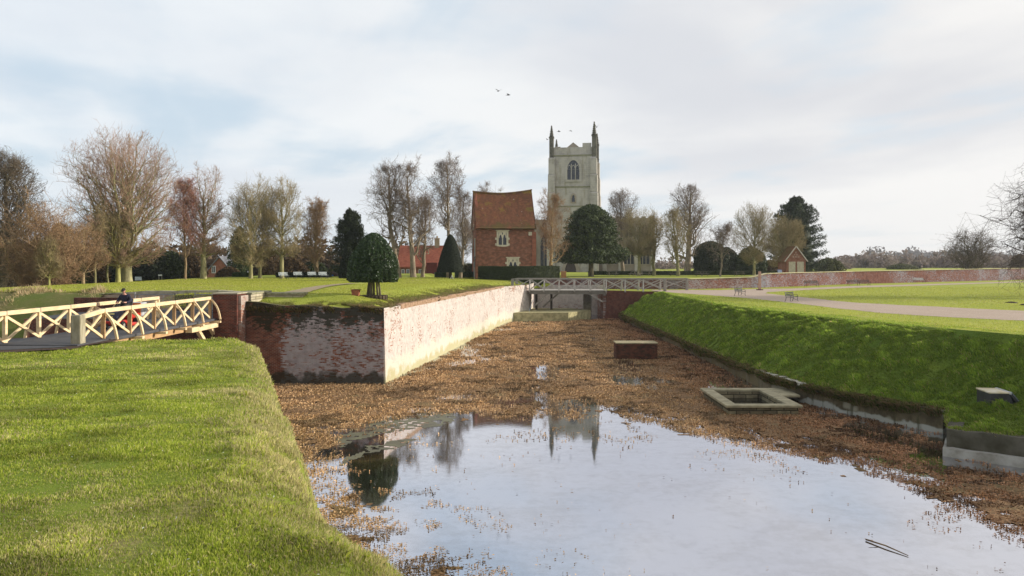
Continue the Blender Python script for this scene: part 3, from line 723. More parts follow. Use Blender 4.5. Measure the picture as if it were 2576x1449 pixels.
# wall at the far end of the moat and garden wall in one run
M_END = brick('pale_brick', 0, c1=(.38, .17, .11), c2=(.3, .13, .09), mort=(.5, .45, .4), white=.75, wcol=(.62, .57, .50), dark=.06, bump=.03)
M_GARD = brick('garden_brick', .15, c1=(.24, .08, .055), c2=(.13, .045, .03), mort=(.3, .27, .24), white=.50, wcol=(.36, .33, .34), dark=.16, dcol=(.10, .05, .03), bump=.04, scale2=.5, topdark=(3.6, 5.0, .12))
M_GARD2 = brick('garden_brick_right', .65, c1=(.25, .08, .05), c2=(.14, .045, .03), mort=(.28, .23, .2), white=.48, wcol=(.33, .33, .38), dark=.12, dcol=(.10, .05, .03), bump=.04, scale2=.28)
GW = (3.0, 107.2, 0)
gw = thing('moat_end_wall', GW, 'pale patched brick wall closing the far end of the moat under the grey bridge, with a dark stair opening', 'wall')
m = MB(); m.box(3.0, 9.6, 107.2, 107.7, -.5, 4.0).box(9.6, 10.75, 107.2, 107.7, 3.3, 4.0).box(10.75, 12.2, 106.2, 107.7, -.5, 4.0).box(9.6, 10.75, 109.6, 109.9, -.5, 3.3).box(9.3, 9.6, 107.7, 109.6, -.5, 3.3).box(10.75, 11.0, 107.7, 109.6, -.5, 3.3)
m.build('wall_face', M_END, gw, GW)
m = MB()
for i in range(6): m.box(9.6, 10.75, 107.3+i*.35, 109.6, -.4+i*.32, -.4+(i+1)*.32)
m.build('steps', M_STONE, gw, GW)
G2 = (7.0, 107.2, 3.4)
g2 = thing('garden_wall', G2, 'long flint and red brick garden wall behind the gravel path, stepping up beside the square post', 'wall')
def capwall(name, pts, z0, z1, th, m_, cap, par, wd):
    wall_strip(name, pts, z0, z1, th, m_, par, .6, .02, 1, wd)
    f2 = (lambda x, y: z1(x, y)+.07) if callable(z1) else z1+.07
    pts2 = [(a[0]+.0, a[1]-.05) for a in pts]
    wall_strip('coping', pts2, min(z1(*a) for a in pts)-.25 if False else z0+1.0, f2, th+.1, cap, par, .6, .03, 1, wd)
wall_strip('low_section', [(3.0, 107.18), (23.8, 107.18), (33.9, 112.6)], 3.98, lambda x, y: float(np.interp(x, [3, 23.8, 34], [4.74, 4.74, 4.9])), .5, M_GARD, g2, .6, .03, 1, G2)
wall_strip('low_section_base', [(12.2, 107.2), (23.8, 107.2), (33.9, 112.62)], 3.0, 3.99, .5, M_GARD, g2, .6, .0, 1, G2)
wall_strip('high_section', [(33.9, 112.6), (35.2, 113.2), (36.4, 113.9), (57, 133.1), (106, 165.1), (150, 190)], 2.5, lambda x, y: float(np.interp(x, [33.9, 35.2, 36.5, 57, 106, 150], [4.9, 5.16, 5.38, 5.45, 5.75, 5.9])), .5, M_GARD2, g2, .6, .0, 1, G2)
m = MB()
cp = [(3.0, 107.12, 4.76), (23.8, 107.12, 4.76), (33.9, 112.5, 4.93), (35.2, 113.15, 5.2), (36.4, 113.8, 5.42), (57, 133.0, 5.5), (106, 165, 5.8), (150, 190, 5.95)]
cpp = []
for a, b in zip(cp[:-1], cp[1:]):
    m.beam((a[0], a[1]+.28, a[2]), (b[0], b[1]+.28, b[2]), .66, .09)
m.build('coping', plain('garden_coping', (.52, .45, .32), (.40, .36, .16), .9, 1.5, .2, .03), g2, G2)

# right retaining wall of the moat
t = NT('stained_concrete', .9, .2); o_ = t.sep()
n = t.noise(1.1, 6, rough=.7); n2 = t.noise(.35, 3); st = t.noise(1.0, 5, t.scale(t.pos(), (3, 3, .5)))
nearw = t.rng(o_[1], 46, 41)
c = t.mix(t.rng(n, .3, .7), (.16, .13, .08), (.06, .045, .025)); c = t.mix(t.math('MULTIPLY', t.rng(n2, .53, .58), nearw), c, (.26, .24, .18))
zz = t.math('ADD', o_[2], t.rng(t.noise(.8, 5), .3, .7, -.12, .12)); zz = t.math('ADD', zz, t.math('SUBTRACT', 1.0, nearw))
c = t.mix(t.rng(zz, .30, .20), c, (.32, .31, .27)); c = t.mix(t.math('MULTIPLY', t.rng(n, .4, .6), t.math('SUBTRACT', .9, nearw, True)), c, (.13, .10, .045)); c = t.mix(t.math('MULTIPLY', t.rng(st, .55, .68), .7), c, (.05, .045, .02))
t.col(c); t.bump(n, .04); M_CONC = t.m
R0 = (13.4, 100.5, 0)
rw = thing('retaining_wall', R0, 'low crumbling concrete and brick wall along the foot of the right grass bank', 'wall')
wall_strip('concrete_face', BASE[:8], -.4, lambda x, y: float(np.interp(y, [32, 43, 60, 100], [.98, .9, .80, .72])), .4, M_CONC, rw, .35, .09, 1, R0, .05)
m = MB(); random.seed(3)
for i in range(46):
    f = i/46; s_ = .6+6.2*f; bx, by = interp_path(BASE, np.array([s_])); 
    if vnoise(by*.3, 0, 1, 5)[0] < .45 or by[0] > 47: continue
    L = random.uniform(.3, .9); z0 = float(np.interp(by[0], [32, 43, 60, 100], [.98, .9, .80, .72]))
    m.box(bx[0]-.06, bx[0]+.3, by[0]-L/2, by[0]+L/2, z0-.1, z0+random.uniform(.05, .13))
m.build('loose_coping', plain('pale_coping', (.50, .47, .42), (.2, .18, .12), .9, 4, .2, .03), rw, R0)
C0 = (15.9, 29, 0)
cw = thing('concrete_abutment', C0, 'cracked concrete block wall with pale footing at the right edge below the grassy mound', 'wall')
CP = [(15.65, 28.9), (17.55, 27.1), (23.9, 21.1), (29.9, 12.9)]
wall_strip('footing', [(16.5, 30.3), (15.55, 28.75), (17.5, 26.95), (23.8, 20.95), (29.8, 12.8)], -.4, .30, .5, plain('pale_footing', (.36, .34, .31), (.16, .14, .11), .9, 1.4, .2, .02), cw, .3, .04, 1, C0)
wall_strip('upper_block', [(16.7, 30.4), (15.8, 28.95), (17.68, 27.2), (24, 21.25), (30, 13.0)], .31, .95, .5, plain('dark_concrete', (.11, .10, .08), (.045, .04, .025), .95, 1.3, .15, .04), cw, .3, .04, 1, C0)

# stone basin frame, brick stub
B0 = (9.8, 36.4, 0)
bf = thing('stone_basin', B0, 'rectangular raised stone frame around a dark sunken pit beside the right wall', 'basin')
m = MB(); z0, z1 = -.3, .34
for a in ((9.95, 13.15, 36.55, 36.95), (9.95, 13.15, 41.0, 41.35), (9.95, 10.35, 36.95, 41.0), (12.75, 13.15, 36.95, 41.0)): m.box(*a, z0, z1)
m.build('rubble_base', brick('rubble', .3, c1=(.30, .25, .15), c2=(.14, .11, .07), mort=(.05, .045, .03), sc=2.6, dark=.3, dcol=(.06, .06, .03), bump=.06), bf, B0)
m = MB()
for a in ((9.8, 13.3, 36.4, 36.9), (9.8, 13.3, 40.98, 41.5), (9.8, 10.35, 36.903, 40.977), (12.7, 13.3, 36.903, 40.977), (13.303, 14.2, 39.2, 41.5)): m.box(*a, .343, .46)
m.build('coping_slab', plain('basin_slab', (.36, .31, .20), (.22, .19, .12), .85, 2.2, .3, .02), bf, B0, bevel=.02)
m = MB(); m.box(10.3, 12.8, 36.9, 41.0, -.28, .02); m.build('pit_water', plain('pit_dark', (.01, .01, .008), (.006, .006, .004), .1, 2, .6), bf, B0)
K0 = (7.5, 57.2, 0)
bs = thing('brick_stub', K0, 'squat dark red brick block standing in the brown plants in mid moat', 'brick block')
m = MB(); m.box(7.5, 10.45, 57.2, 58.7, -.4, 1.14); m.build('brickwork', brick('stub_brick', 0, c1=(.17, .05, .03), c2=(.05, .025, .018), mort=(.10, .08, .05), dark=.30, white=.05, bump=.05), bs, K0)
m = MB(); m.box(7.46, 10.5, 57.15, 58.75, 1.143, 1.23); m.build('capping', plain('stub_cap', (.38, .30, .20), (.22, .2, .1), .9, 4, .2, .03), bs, K0, bevel=.02)

# ventilation box at the right
V0_ = (19.15, 31.9, 1.12)
vb = thing('vent_box', V0_, 'dark metal box with pale lid and slanted louvred grille on the right mound', 'vent', rz=-.12)
DM = plain('dark_steel', (.045, .045, .05), (.02, .02, .02), .5, 3, .4)
m = MB(); m.prism([(0, -.2), (1.0, -.2), (1.0, .0), (.72, .62), (0, .62)], 0, 1.15, 'y'); m.build('casing', DM, vb)
m = MB(); m.box(-.03, .72, -.03, 1.18, .622, .68); m.build('lid', plain('pale_lid', (.62, .56, .45), (.45, .36, .2), .7, 3, .3), vb, bevel=.01)
m = MB(); m.box(.723, .80, -.04, 1.19, .60, .70); m.build('ridge_strip', plain('galvanised', (.7, .7, .72), (.5, .5, .52), .35, 5, .5, metal=.6), vb)
m = MB()
m.prism([(.80, .66), (1.55, -.30), (1.50, -.36), (.78, .56)], .0, 1.15, 'y'); 
gr = m.build('grille', DM, vb)
m = MB()
for i in range(15):
    f = (i+.5)/15; m.beam((.80+.75*f+.02, .02, .67-.96*f+.03), (.80+.75*f+.02, 1.13, .67-.96*f+.03), .03, .035)
m.build('slats', plain('blue_grey_slats', (.16, .18, .24), (.10, .11, .15), .4, 6, .5), gr)

# ================================================================== brick pier and walls at the timber bridge
P0 = (-16.85, 45, 3.5)
bp_ = thing('brick_pier', P0, 'dark red brick gate pier at the far end of the timber bridge', 'pier')
m = MB(); m.box(-16.9, -15.55, 45.0, 46.6, -.5, 5.2); m.build('brickwork', M_RED, bp_, P0)
m = MB(); m.box(-16.95, -15.5, 44.95, 46.65, 5.203, 5.27); m.build('coping', M_STONE, bp_, P0)
m = MB(); m.box(-15.543, -15.40, 45.25, 46.5, -.5, 5.1); m.build('sunlit_side', brick('pier_side_lit', PI/2, c1=(.34, .14, .09), c2=(.28, .1, .06), mort=(.45, .38, .3), white=.5, wcol=(.5, .42, .36)), bp_, P0)  # right side of the pier, sunlight put into its paler brick colour
s0 = (-16, 47, 4.4)
sp_ = thing('parapet_wall', s0, 'short pale rubble stone parapet running back from the brick pier', 'wall')
m = MB(); m.box(-16.6, -15.3, 46.7, 50.5, 3.8, 5.12).box(-15.297, -13.0, 49.4, 50.5, 3.8, 5.02); m.build('rubble', brick('rubble_pale', .2, c1=(.5, .44, .32), c2=(.36, .31, .2), mort=(.25, .21, .14), sc=2.2, bump=.05, yel=(.40, .36, .12)), sp_, s0)
m = MB(); m.box(-16.65, -15.25, 46.68, 50.55, 5.123, 5.22).box(-15.247, -12.95, 49.35, 50.55, 5.023, 5.12); m.build('coping', plain('mossy_coping', (.34, .31, .22), (.20, .19, .11), .9, 5, .1, .04), sp_, s0)
# wall that carries the lawn left of the pier, behind the bridge
A0 = (-24, 52, 3.8)
aw = thing('courtyard_wall', A0, 'buff brick and rubble wall behind the mower with metal gates standing against it', 'wall')
wall_strip('brick_face', [(-28.0, 54.2), (-20.0, 54.0), (-17.2, 50.6)], 3.0, lambda x, y: float(np.interp(x, [-28, -25, -17], [4.75, 4.95, 5.05])), .5, brick('buff_brick', 0, c1=(.56, .42, .30), c2=(.44, .28, .19), mort=(.45, .40, .32), white=.2, wcol=(.5, .45, .36), yel=(.42, .36, .12), sc=1.2), aw, .5, .04, 1, A0)
wall_strip('coping', [(-28.0, 54.15), (-20.0, 53.95), (-17.2, 50.55)], 4.86, lambda x, y: float(np.interp(x, [-28, -25, -17], [4.85, 5.04, 5.14])), .6, M_STONE, aw, .5, .03, 1, A0)
m = MB(); m.box(-28.4, -25.2, 51.6, 52.0, 3.0, 4.72); m.build('dark_return', M_RED, aw, A0)
tag(npmesh('bridge_landing', [(-28, 46.0, 3.765), (-15.6, 46.0, 3.765), (-15.6, 54.4, 3.80), (-28, 54.4, 3.80)], [(0, 1, 2, 3)], ASPH), kind='structure')
wl = wall_strip('landing_wall', [(-27.7, 45.8), (-16.9, 45.8)], -.5, 3.745, .4, M_RED); tag(wl, 'low dark red brick wall under the far end of the timber bridge', 'wall')
wl = wall_strip('landing_wall', [(-27.95, 55), (-27.75, 45.8)], -.5, 3.745, .3, M_REDY, side=-1); tag(wl, 'side wall of the landing left of the timber bridge beside the rough bank', 'wall')
# metal gates
def gate(loc, wdt, hgt, slat, label, rz):
    g = thing('metal_gate', loc, label, 'gate', 'metal gates behind the timber bridge', rz)
    mt = plain('gate_metal', (.30, .29, .28), (.2, .19, .18), .5, 5, .4) if slat != 'v' else plain('gate_dark', (.08, .065, .055), (.05, .04, .035), .6, 5, .3)
    for xx, hh in ((0, .15), (wdt, .05)): m = MB(); m.tube([(xx, 0, 0), (xx, 0, hgt+hh)], .04); m.build('post', mt, g)
    for hh in (hgt, .15): m = MB(); m.beam((0, 0, hh), (wdt, 0, hh), .05); m.build('rail', mt, g)
    m = MB()
    if slat == 'h':
        for i in range(11): m.beam((.05, 0, .25+i*(hgt-.35)/11), (wdt-.05, 0, .25+i*(hgt-.35)/11), .02, .05)
    elif slat == 'v':
        for i in range(16): m.beam((.06+i*(wdt-.12)/15, 0, .17), (.06+i*(wdt-.12)/15, 0, hgt-.03), .05, .02)
    else:
        for i in range(5): m.beam((.3+i*(wdt-.6)/4, 0, .17), (.3+i*(wdt-.6)/4, 0, hgt-.03), .03, .02)
    m.build('bars', mt, g)
gate((-24.15, 51.0, 3.79), 2.6, 1.15, 'o', 'open railing gate just right of the mower driver', .03)
gate((-21.4, 50.6, 3.79), 1.1, 1.1, 'v', 'dark boarded gate between the two railing gates', .02)
gate((-19.9, 50.0, 3.79), 2.2, 1.2, 'h', 'grey gate of horizontal bars nearest the brick pier', .02)

# ================================================================== gothic helpers
GLASS = plain('dark_leaded_glass', (.035, .04, .055), (.015, .017, .025), .25, 3, .5)
def arch(w, zs, za, n=8, x0=0.0, zb=0.0):
    """outline of a pointed arch opening: width w, sill zb, springing zs, apex za"""
    p = [(x0-w/2, zb), (x0-w/2, zs)]
    for i in range(1, n): 
        t_ = i/n; p.append((x0-w/2+w/2*(t_**1.5*.45+t_*.55)**1.0*(1.0), zs+(za-zs)*math.sin(t_*PI/2)**.9))
    p.append((x0, za))
    p += [(2*x0-a, b) for a, b in p[:-1][::-1]]
    return p
def gothic(parent, x, zb, w, zs, za, lights, y, stone, glass=GLASS, fr=.35, proud=.2, n=7):
    win = MB(); win.ring(arch(w, zs, za, n, x, zb), arch(w+2*fr, zs, za+fr*1.3, n, x, zb-fr), y-proud, y+.05)
    wo = win.build('window', stone, parent)
    g = MB(); g.prism(arch(w, zs, za, n, x, zb), y-.03, y-.06); g.build('glass', glass, wo)
    m = MB(); lw = w/lights
    for i in range(1, lights): 
        f = abs(i/lights-.5)*2; m.box(x-w/2+lw*i-.09, x-w/2+lw*i+.09, y-.16, y-.062, zb, zs+(za-zs)*(1-f)*.75)
    for i in range(lights):
        cx_ = x-w/2+lw*(i+.5); zz_ = zs-.1
        m.ring(arch(lw-.2, zz_-.3*lw, zz_+.55*lw, 5, cx_, zz_-.4*lw), arch(lw, zz_-.3*lw, zz_+.7*lw, 5, cx_, zz_-.42*lw), y-.15, y-.064)
    m.build('tracery', stone, wo)
    return wo

# ================================================================== church
t = NT('church_limestone', .9, .15); o_ = t.sep()
br = t.node('ShaderNodeTexBrick'); t.l.new(t.comb(t.math('ADD', o_[0], t.math('MULTIPLY', o_[1], .6)), o_[2]), br.inputs['Vector'])
br.inputs['Scale'].default_value = .55; br.inputs['Color1'].default_value = (.44, .42, .38, 1); br.inputs['Color2'].default_value = (.34, .33, .31, 1); br.inputs['Mortar'].default_value = (.26, .24, .22, 1); br.inputs['Mortar Size'].default_value = .012
n = t.noise(.45, 6, rough=.65); st = t.noise(.8, 5, t.scale(t.pos(), (1.5, 1.5, .25)), rough=.65)
c = t.mix(t.rng(n, .35, .65), br.outputs[0], (.47, .45, .42)); c = t.mix(t.math('MULTIPLY', t.rng(st, .5, .68), .6), c, (.26, .24, .17))
t.col(t.mix(1.0, c, (.96, .93, .90), 'MULTIPLY')); M_CH = t.m
M_CHD = plain('dark_limestone', (.16, .15, .12), (.08, .075, .06), .9, 1.2, .1)
M_CHS = plain('lichen_string', (.26, .25, .17), (.18, .18, .11), .9, 1.2, .1)
M_CHB = plain('brown_limestone', (.36, .31, .25), (.27, .23, .18), .9, .4, .1)
CH0 = (14.5, 190, 4.6)
ch = thing('church', CH0, 'grey stone church with a tall square tower and crocketed pinnacles behind the brick house', 'church', rz=-math.radians(10))
zz = lambda D: EYE-(D-HZ)/10.54-4.6
m = MB(); m.box(-5.0, 5.0, 0, 10.2, -.5, zz(391)); m.build('tower', M_CH, ch)
m = MB(); m.box(-4.75, 4.75, .25, .65, zz(391), zz(370)).box(-4.75, 4.75, 9.5, 9.9, zz(391), zz(370)).box(-4.75, -4.35, .65, 9.5, zz(391), zz(370)).box(4.35, 4.75, .65, 9.5, zz(391), zz(370)).box(2.3, 4.4, .2, .6, zz(370)+.003, zz(360)).box(-4.4, -3.0, .2, .6, zz(370)+.003, zz(368))
m.build('parapet', M_CH, ch)
for zq in (391, 470, 519): m = MB(); m.box(-5.12, 5.12, -.14, 10.3, zz(zq)-.15, zz(zq)+.16); m.build('string_course', M_CHS, ch)
m = MB(); m.add([(-1.6, 1, zz(370)), (1.6, 1, zz(370)), (0, 1, zz(356.5)), (-1.6, 9, zz(370)), (1.6, 9, zz(370)), (0, 9, zz(356.5))], [(0, 1, 2), (3, 5, 4), (0, 2, 5, 3), (1, 4, 5, 2)]); m.build('roof_gable', M_CHB, ch)
for sx in (-1, 1):
    for (y0, ya) in ((-.75, .9), (9.4, 10.9)):
        m = MB()
        for (zt, w_, pr) in ((zz(394), .95, 0), (zz(438), 1.05, .12), (zz(483), 1.12, .22), (zz(560), 1.2, .34)):
            pass
        lv_ = [(-.5, zz(560), .36), (zz(560), zz(483), .24), (zz(483), zz(438), .12), (zz(438), zz(396), 0)]
        for (a, b, pr) in lv_:
            xa, xb = (4.25, 5.75+pr) if sx > 0 else (-5.75-pr, -4.25)
            yy0, yy1 = (y0-pr, ya) if y0 < 0 else (y0, ya+pr)
            m.box(xa, xb, yy0, yy1, a, b-.35)
            m.add([(xa, yy0, b-.35), (xb, yy0, b-.35), (xb, yy1, b-.35), (xa, yy1, b-.35), (xa+.0, yy0+.25, b), (xb-.2 if sx > 0 else xb, yy0+.25, b), (xb-.2 if sx > 0 else xb, yy1, b), (xa if sx > 0 else xa+.2, yy1, b)],
                  [(0, 1, 5, 4), (1, 2, 6, 5), (2, 3, 7, 6), (3, 0, 4, 7), (4, 5, 6, 7)])
        m.build('buttress', M_CH, ch)
def pinnacle(x, y, zb, zsh, zt, s):
    m = MB(); m.box(x-.52*s, x+.52*s, y-.52*s, y+.52*s, zb, zsh); m.box(x-.66*s, x+.66*s, y-.66*s, y+.66*s, zsh, zsh+.18)
    n = 7; 
    for i in range(n):
        f = i/n; z0 = zsh+.18+(zt-zsh-.2)*f; z1 = zsh+.18+(zt-zsh-.2)*(f+.55/n); z2 = zsh+.18+(zt-zsh-.2)*(i+1)/n
        r = .56*s*(1-f)+.12; m.tube([(x, y, z0), (x, y, z1), (x, y, z2)], [r*.62, r*.98, r*.5], 8)
    m.tube([(x, y, zt-.3), (x, y, zt)], [.16, .03], 6)
    return m.build('pinnacle', M_CHD, ch)
pinnacle(-5.1, .1, zz(396), zz(346), zz(314), .95); pinnacle(5.1, .1, zz(396), zz(343), zz(307), 1.0)
pinnacle(-5.1, 10.1, zz(396), zz(361), zz(333), .8); pinnacle(5.1, 10.1, zz(396), zz(352), zz(320), .85)
gothic(ch, .15, zz(452), 2.9, zz(421), zz(403), 3, 0, M_CH, fr=.55)
gothic(ch, .15, zz(508), .75, zz(494), zz(490), 1, 0, M_CHB, fr=.3)
m = MB(); m.ring(arch(2.6, .9, 2.7, 7, -.5, -.4), arch(4.2, .9, 3.7, 7, -.5, -.5), -.35, .05); dr = m.build('doorway', M_CHB, ch)
m = MB(); m.prism(arch(2.6, .9, 2.7, 7, -.5, -.4), -.03, -.1); m.build('door', plain('old_oak_door', (.08, .06, .05), None, .8), dr)
# body of the church on both sides
m = MB(); m.box(-13.5, -5.0, 4, 34, -.5, zz(551)).box(-13.3, -5.0, 4.4, 33, zz(551), zz(549)); m.build('left_aisle_wall', M_CHB, ch)
m = MB(); m.box(5.0, 19.2, 5, 22, -.5, zz(547)); 
for i in range(9): m.box(5.3+i*1.55, 6.2+i*1.55, 5, 5.4, zz(547)+.003, zz(543))
m.build('right_aisle_wall', M_CHB, ch)
for i in range(4): 
    m = MB(); x_ = 7.3+i*3.85; m.box(x_-.5, x_+.5, 4.1, 5.1, -.5, zz(600)).box(x_-.42, x_+.42, 4.5, 5.05, zz(600), zz(570)); m.build('buttress', M_CH, ch)
gothic(ch, -7.0, 1.0, 2.6, 7.0, 9.6, 3, 4, M_CHB, fr=.4); gothic(ch, -7.3, 10.2, 1.5, 11.0, 12.2, 2, 4, M_CHB, fr=.3)
gothic(ch, -11.0, 1.0, 2.6, 7.0, 9.6, 3, 4, M_CHB, fr=.4)
for x_ in (9.2, 13.1, 16.8): gothic(ch, x_, 2.0, 2.4, 4.2, 6.0, 3, 5, M_CHB, GLASS, fr=.35); gothic(ch, x_, 8.4, 1.7, 10.2, 11.6, 2, 5, M_CHB, GLASS, fr=.3)

# ================================================================== brick gatehouse
H0 = (-.95, 116, 4.5)
hs = thing('brick_house', H0, 'tall narrow red brick house with steep sagging tiled roof beside the clipped hedge', 'house', rz=math.radians(7.5))
M_H = brick('house_brick', .13, c1=(.36, .13, .075), c2=(.17, .065, .04), mort=(.34, .24, .18), dark=.24, dcol=(.09, .04, .03), sc=1.7, white=.02, bump=.02)
M_HG = brick('gable_brick', PI/2, c1=(.34, .12, .07), c2=(.26, .08, .05), mort=(.32, .2, .14), sc=1.7, bump=.02)
he = 7.55; hr = 13.2
m = MB(); m.box(-4.25, 4.25, .0, .4, -.5, he); m.build('front_wall', M_H, hs); m = MB(); m.box(-4.25, 4.25, 7.2, 7.6, -.5, he); m.build('rear_wall', M_H, hs)
for sx in (-1, 1):
    m = MB(); xa, xb = (3.85, 4.28) if sx > 0 else (-4.28, -3.85)
    m.prism([(.003, -.5), (7.597, -.5), (7.597, he), (3.8, hr-.15), (.003, he)], xa, xb, 'x'); m.build('gable_wall', M_HG, hs)
m = MB(); m.box(3.9, 4.5, -.12, .5, -.5, he-.6); m.build('corner_buttress', M_HG, hs)
EAV = plain('lime_patch', (.36, .22, .16), (.2, .09, .06), .9, 2)
m = MB()
for i in range(14):
    a = (i*.62)-4.15; 
    if i % 2 == 0: m.box(a, a+.5, -.05, .0, he-.35, he-.12); m.build('eaves_brick', EAV, hs); m = MB()
t = NT('old_roof_tiles', .9, .1); o_ = t.sep()
br = t.node('ShaderNodeTexBrick'); t.l.new(t.comb(o_[0], o_[2]), br.inputs['Vector']); br.inputs['Scale'].default_value = 1
br.inputs['Brick Width'].default_value = .24; br.inputs['Row Height'].default_value = .16; br.inputs['Mortar Size'].default_value = .018
br.inputs['Color1'].default_value = (.29, .12, .06, 1); br.inputs['Color2'].default_value = (.18, .075, .04, 1); br.inputs['Mortar'].default_value = (.07, .03, .02, 1)
n = t.noise(.55, 6, rough=.7); n2 = t.noise(1.3, 6, t.scale(t.pos(), (1.5, 1, .6)), rough=.75)
c = t.mix(t.rng(n2, .42, .66), br.outputs[0], (.12, .06, .035)); c = t.mix(t.math('MULTIPLY', t.rng(t.math('ADD', n, t.rng(o_[2], 16.6, 17.9, 0, .18)), .52, .66), .8), c, (.25, .17, .03))
c = t.mix(t.math('MULTIPLY', t.rng(t.math('ADD', n, t.rng(o_[2], 13.6, 12.2, 0, .16)), .55, .7), .8), c, (.10, .075, .03)); c = t.mix(t.rng(t.noise(1.9, 2), .74, .76), c, (.5, .42, .36))
t.col(c); t.bump(t.math('ADD', t.math('MULTIPLY', br.outputs['Fac'], -1), n2), .05); M_TILE = t.m
us = np.linspace(-4.5, 4.5, 40); vs_ = np.linspace(0, 1, 22)
def roofside(sgn):
    X, V_ = np.meshgrid(us, vs_); f = X/4.5
    ridge = hr-.35+.42*np.abs(f)**1.6+.16*f; eave = he-.12+.12*f*0
    Y = np.where(sgn > 0, -.45+V_*4.25, 8.05-V_*4.25); Z = eave+(ridge-eave)*V_-.22*np.sin(V_*PI)+.05*(vnoise(X, V_*4, .8, 2)-.5)
    return X*(1-.012*V_), Y, Z
R = []; Fq = []
for sg in (1, -1):
    X, Y, Z = roofside(sg); b = len(np.concatenate(R)) if R else 0
    for dz_ in (0, -.14):
        R.append(np.stack([X, Y, Z+dz_], -1).reshape(-1, 3)); idx = np.arange(X.size).reshape(X.shape)+b+(X.size if dz_ else 0)
        Fq.append(np.stack([idx[:-1, :-1], idx[:-1, 1:], idx[1:, 1:], idx[1:, :-1]], -1).reshape(-1, 4))
    i0 = np.arange(X.size).reshape(X.shape)+b; i1 = i0+X.size
    for e0, e1 in ((i0[0], i1[0]), (i0[:, 0], i1[:, 0]), (i0[:, -1], i1[:, -1])): Fq.append(np.stack([e0[:-1], e0[1:], e1[1:], e1[:-1]], -1))
npmesh('roof', np.concatenate(R), np.concatenate(Fq), M_TILE, hs)
m = MB(); pr_ = [(x_, 3.8, hr-.30+.42*abs(x_/4.5)**1.6+.16*x_/4.5) for x_ in np.linspace(-4.5, 4.5, 16)]; m.path(pr_, .3, .16); m.build('ridge_tiles', plain('ridge_tile', (.26, .17, .07), (.16, .08, .05), .9, 2), hs)
LIME = plain('lime_dressing', (.62, .56, .44), (.48, .43, .32), .9, 2.5, .1, .02)
def stone_window(x, z0, z1, w, y=0.0, low=False):
    m = MB(); m.box(x-w/2-.28, x-w/2, y-.09, y+.05, z0-.2, z1+.25).box(x+w/2, x+w/2+.28, y-.09, y+.05, z0-.2, z1+.25).box(x-w/2, x+w/2, y-.09, y+.05, z1, z1+.25).box(x-w/2, x+w/2, y-.09, y+.05, z0-.25, z0)
    for k in range(4):
        if k % 2 == 0: m.box(x-w/2-.5, x-w/2-.283, y-.07, y+.05, z0-.1+k*.42, z0+.22+k*.42).box(x+w/2+.283, x+w/2+.48, y-.07, y+.05, z0-.1+k*.42, z0+.22+k*.42)
    m.box(x-w/2-.42, x+w/2+.42, y-.16, y+.05, z1+.253, z1+.38)
    wo = m.build('window', LIME, hs)
    g = MB(); g.box(x-w/2, x+w/2, y-.025, y-.01, z0, z1); g.build('glass', GLASS, wo)
    m = MB(); m.box(x-.07, x+.07, y-.1, y-.027, z0, z1-.3)
    for s_ in (-1, 1): 
        cx_ = x+s_*w/4; lw = w/2-.06; oa = arch(lw-.16, z1-.75, z1-.32, 5, cx_, z1-.8)
        m.ring(oa, [(cx_-lw/2, z1-.8)]+[(cx_-lw/2, z1-.5)]+[(cx_-lw/2+lw*i/10, z1-.001) for i in range(1, 5)]+[(cx_, z1-.001)]+[(cx_+lw*i/10, z1-.001) for i in range(1, 5)]+[(cx_+lw/2, z1-.5), (cx_+lw/2, z1-.8)], y-.07, y-.028)
    m.build('mullion', LIME, wo)
HX = lambda D, Y=116: (D-1288)/F*Y+.95
hzf = lambda D: EYE-(D-HZ)/F*116-4.5
stone_window(HX(1264), hzf(616), hzf(585), 1.15)
stone_window(HX(1290.5), hzf(677), hzf(653), 1.25, low=True)
m = MB(); m.box(3.4, 4.31, -.06, .0, hzf(592), hzf(583)); m.build('corner_stone', LIME, hs)
for (y_, za, zb_, w_) in ((5.9, hzf(592), hzf(622), .75), (1.6, hzf(601), hzf(648), .8), (3.9, hzf(564), hzf(573), .4), (2.6, hzf(660), hzf(700), .9)):
    m = MB(); m.box(-4.37, -4.283, y_-w_/2-.15, y_+w_/2+.15, zb_-.15, za+.15); wo = m.build('side_window', LIME, hs)
    g = MB(); g.box(-4.40, -4.372, y_-w_/2, y_+w_/2, zb_, za); g.build('pane', plain('pale_leaded_pane', (.40, .44, .50), (.25, .28, .33), .3, 5, .5), wo)
m = MB(); m.tube([(-4.45, .6, hzf(648)), (-4.45, .6, hzf(648)-1.4)], .07, 8).box(-4.6, -4.3, .4, .8, hzf(648), hzf(645)); m.build('drainpipe', plain('lead', (.2, .2, .21), None, .6), hs)

# ================================================================== small brick shed
S0 = (PX(2002, 686, 130)[0], 130, 4.65)
sh = thing('brick_shed', S0, 'small red brick shed with a steep gable and two pale doors beside the conifer', 'shed')
m = MB(); m.box(-1.6, 1.6, 0, 4, -.5, 2.75); m.prism([(-1.6, 2.75), (1.6, 2.75), (0, 4.85)], 0, 4.0, 'y'); m.build('wall', brick('shed_brick', .0, c1=(.34, .13, .08), c2=(.24, .08, .05), mort=(.4, .32, .25), sc=1.8), sh)
for sx in (-1, 1):
    m = MB(); m.add([(sx*1.85, -.2, 2.55), (0, -.2, 5.0), (0, 4.2, 5.0), (sx*1.85, 4.2, 2.55), (sx*1.85, -.2, 2.43), (0, -.2, 4.88), (0, 4.2, 4.88), (sx*1.85, 4.2, 2.43)], [(0, 1, 2, 3), (4, 7, 6, 5), (0, 4, 5, 1), (2, 6, 7, 3), (0, 3, 7, 4)]); m.build('roof', M_TILE, sh)
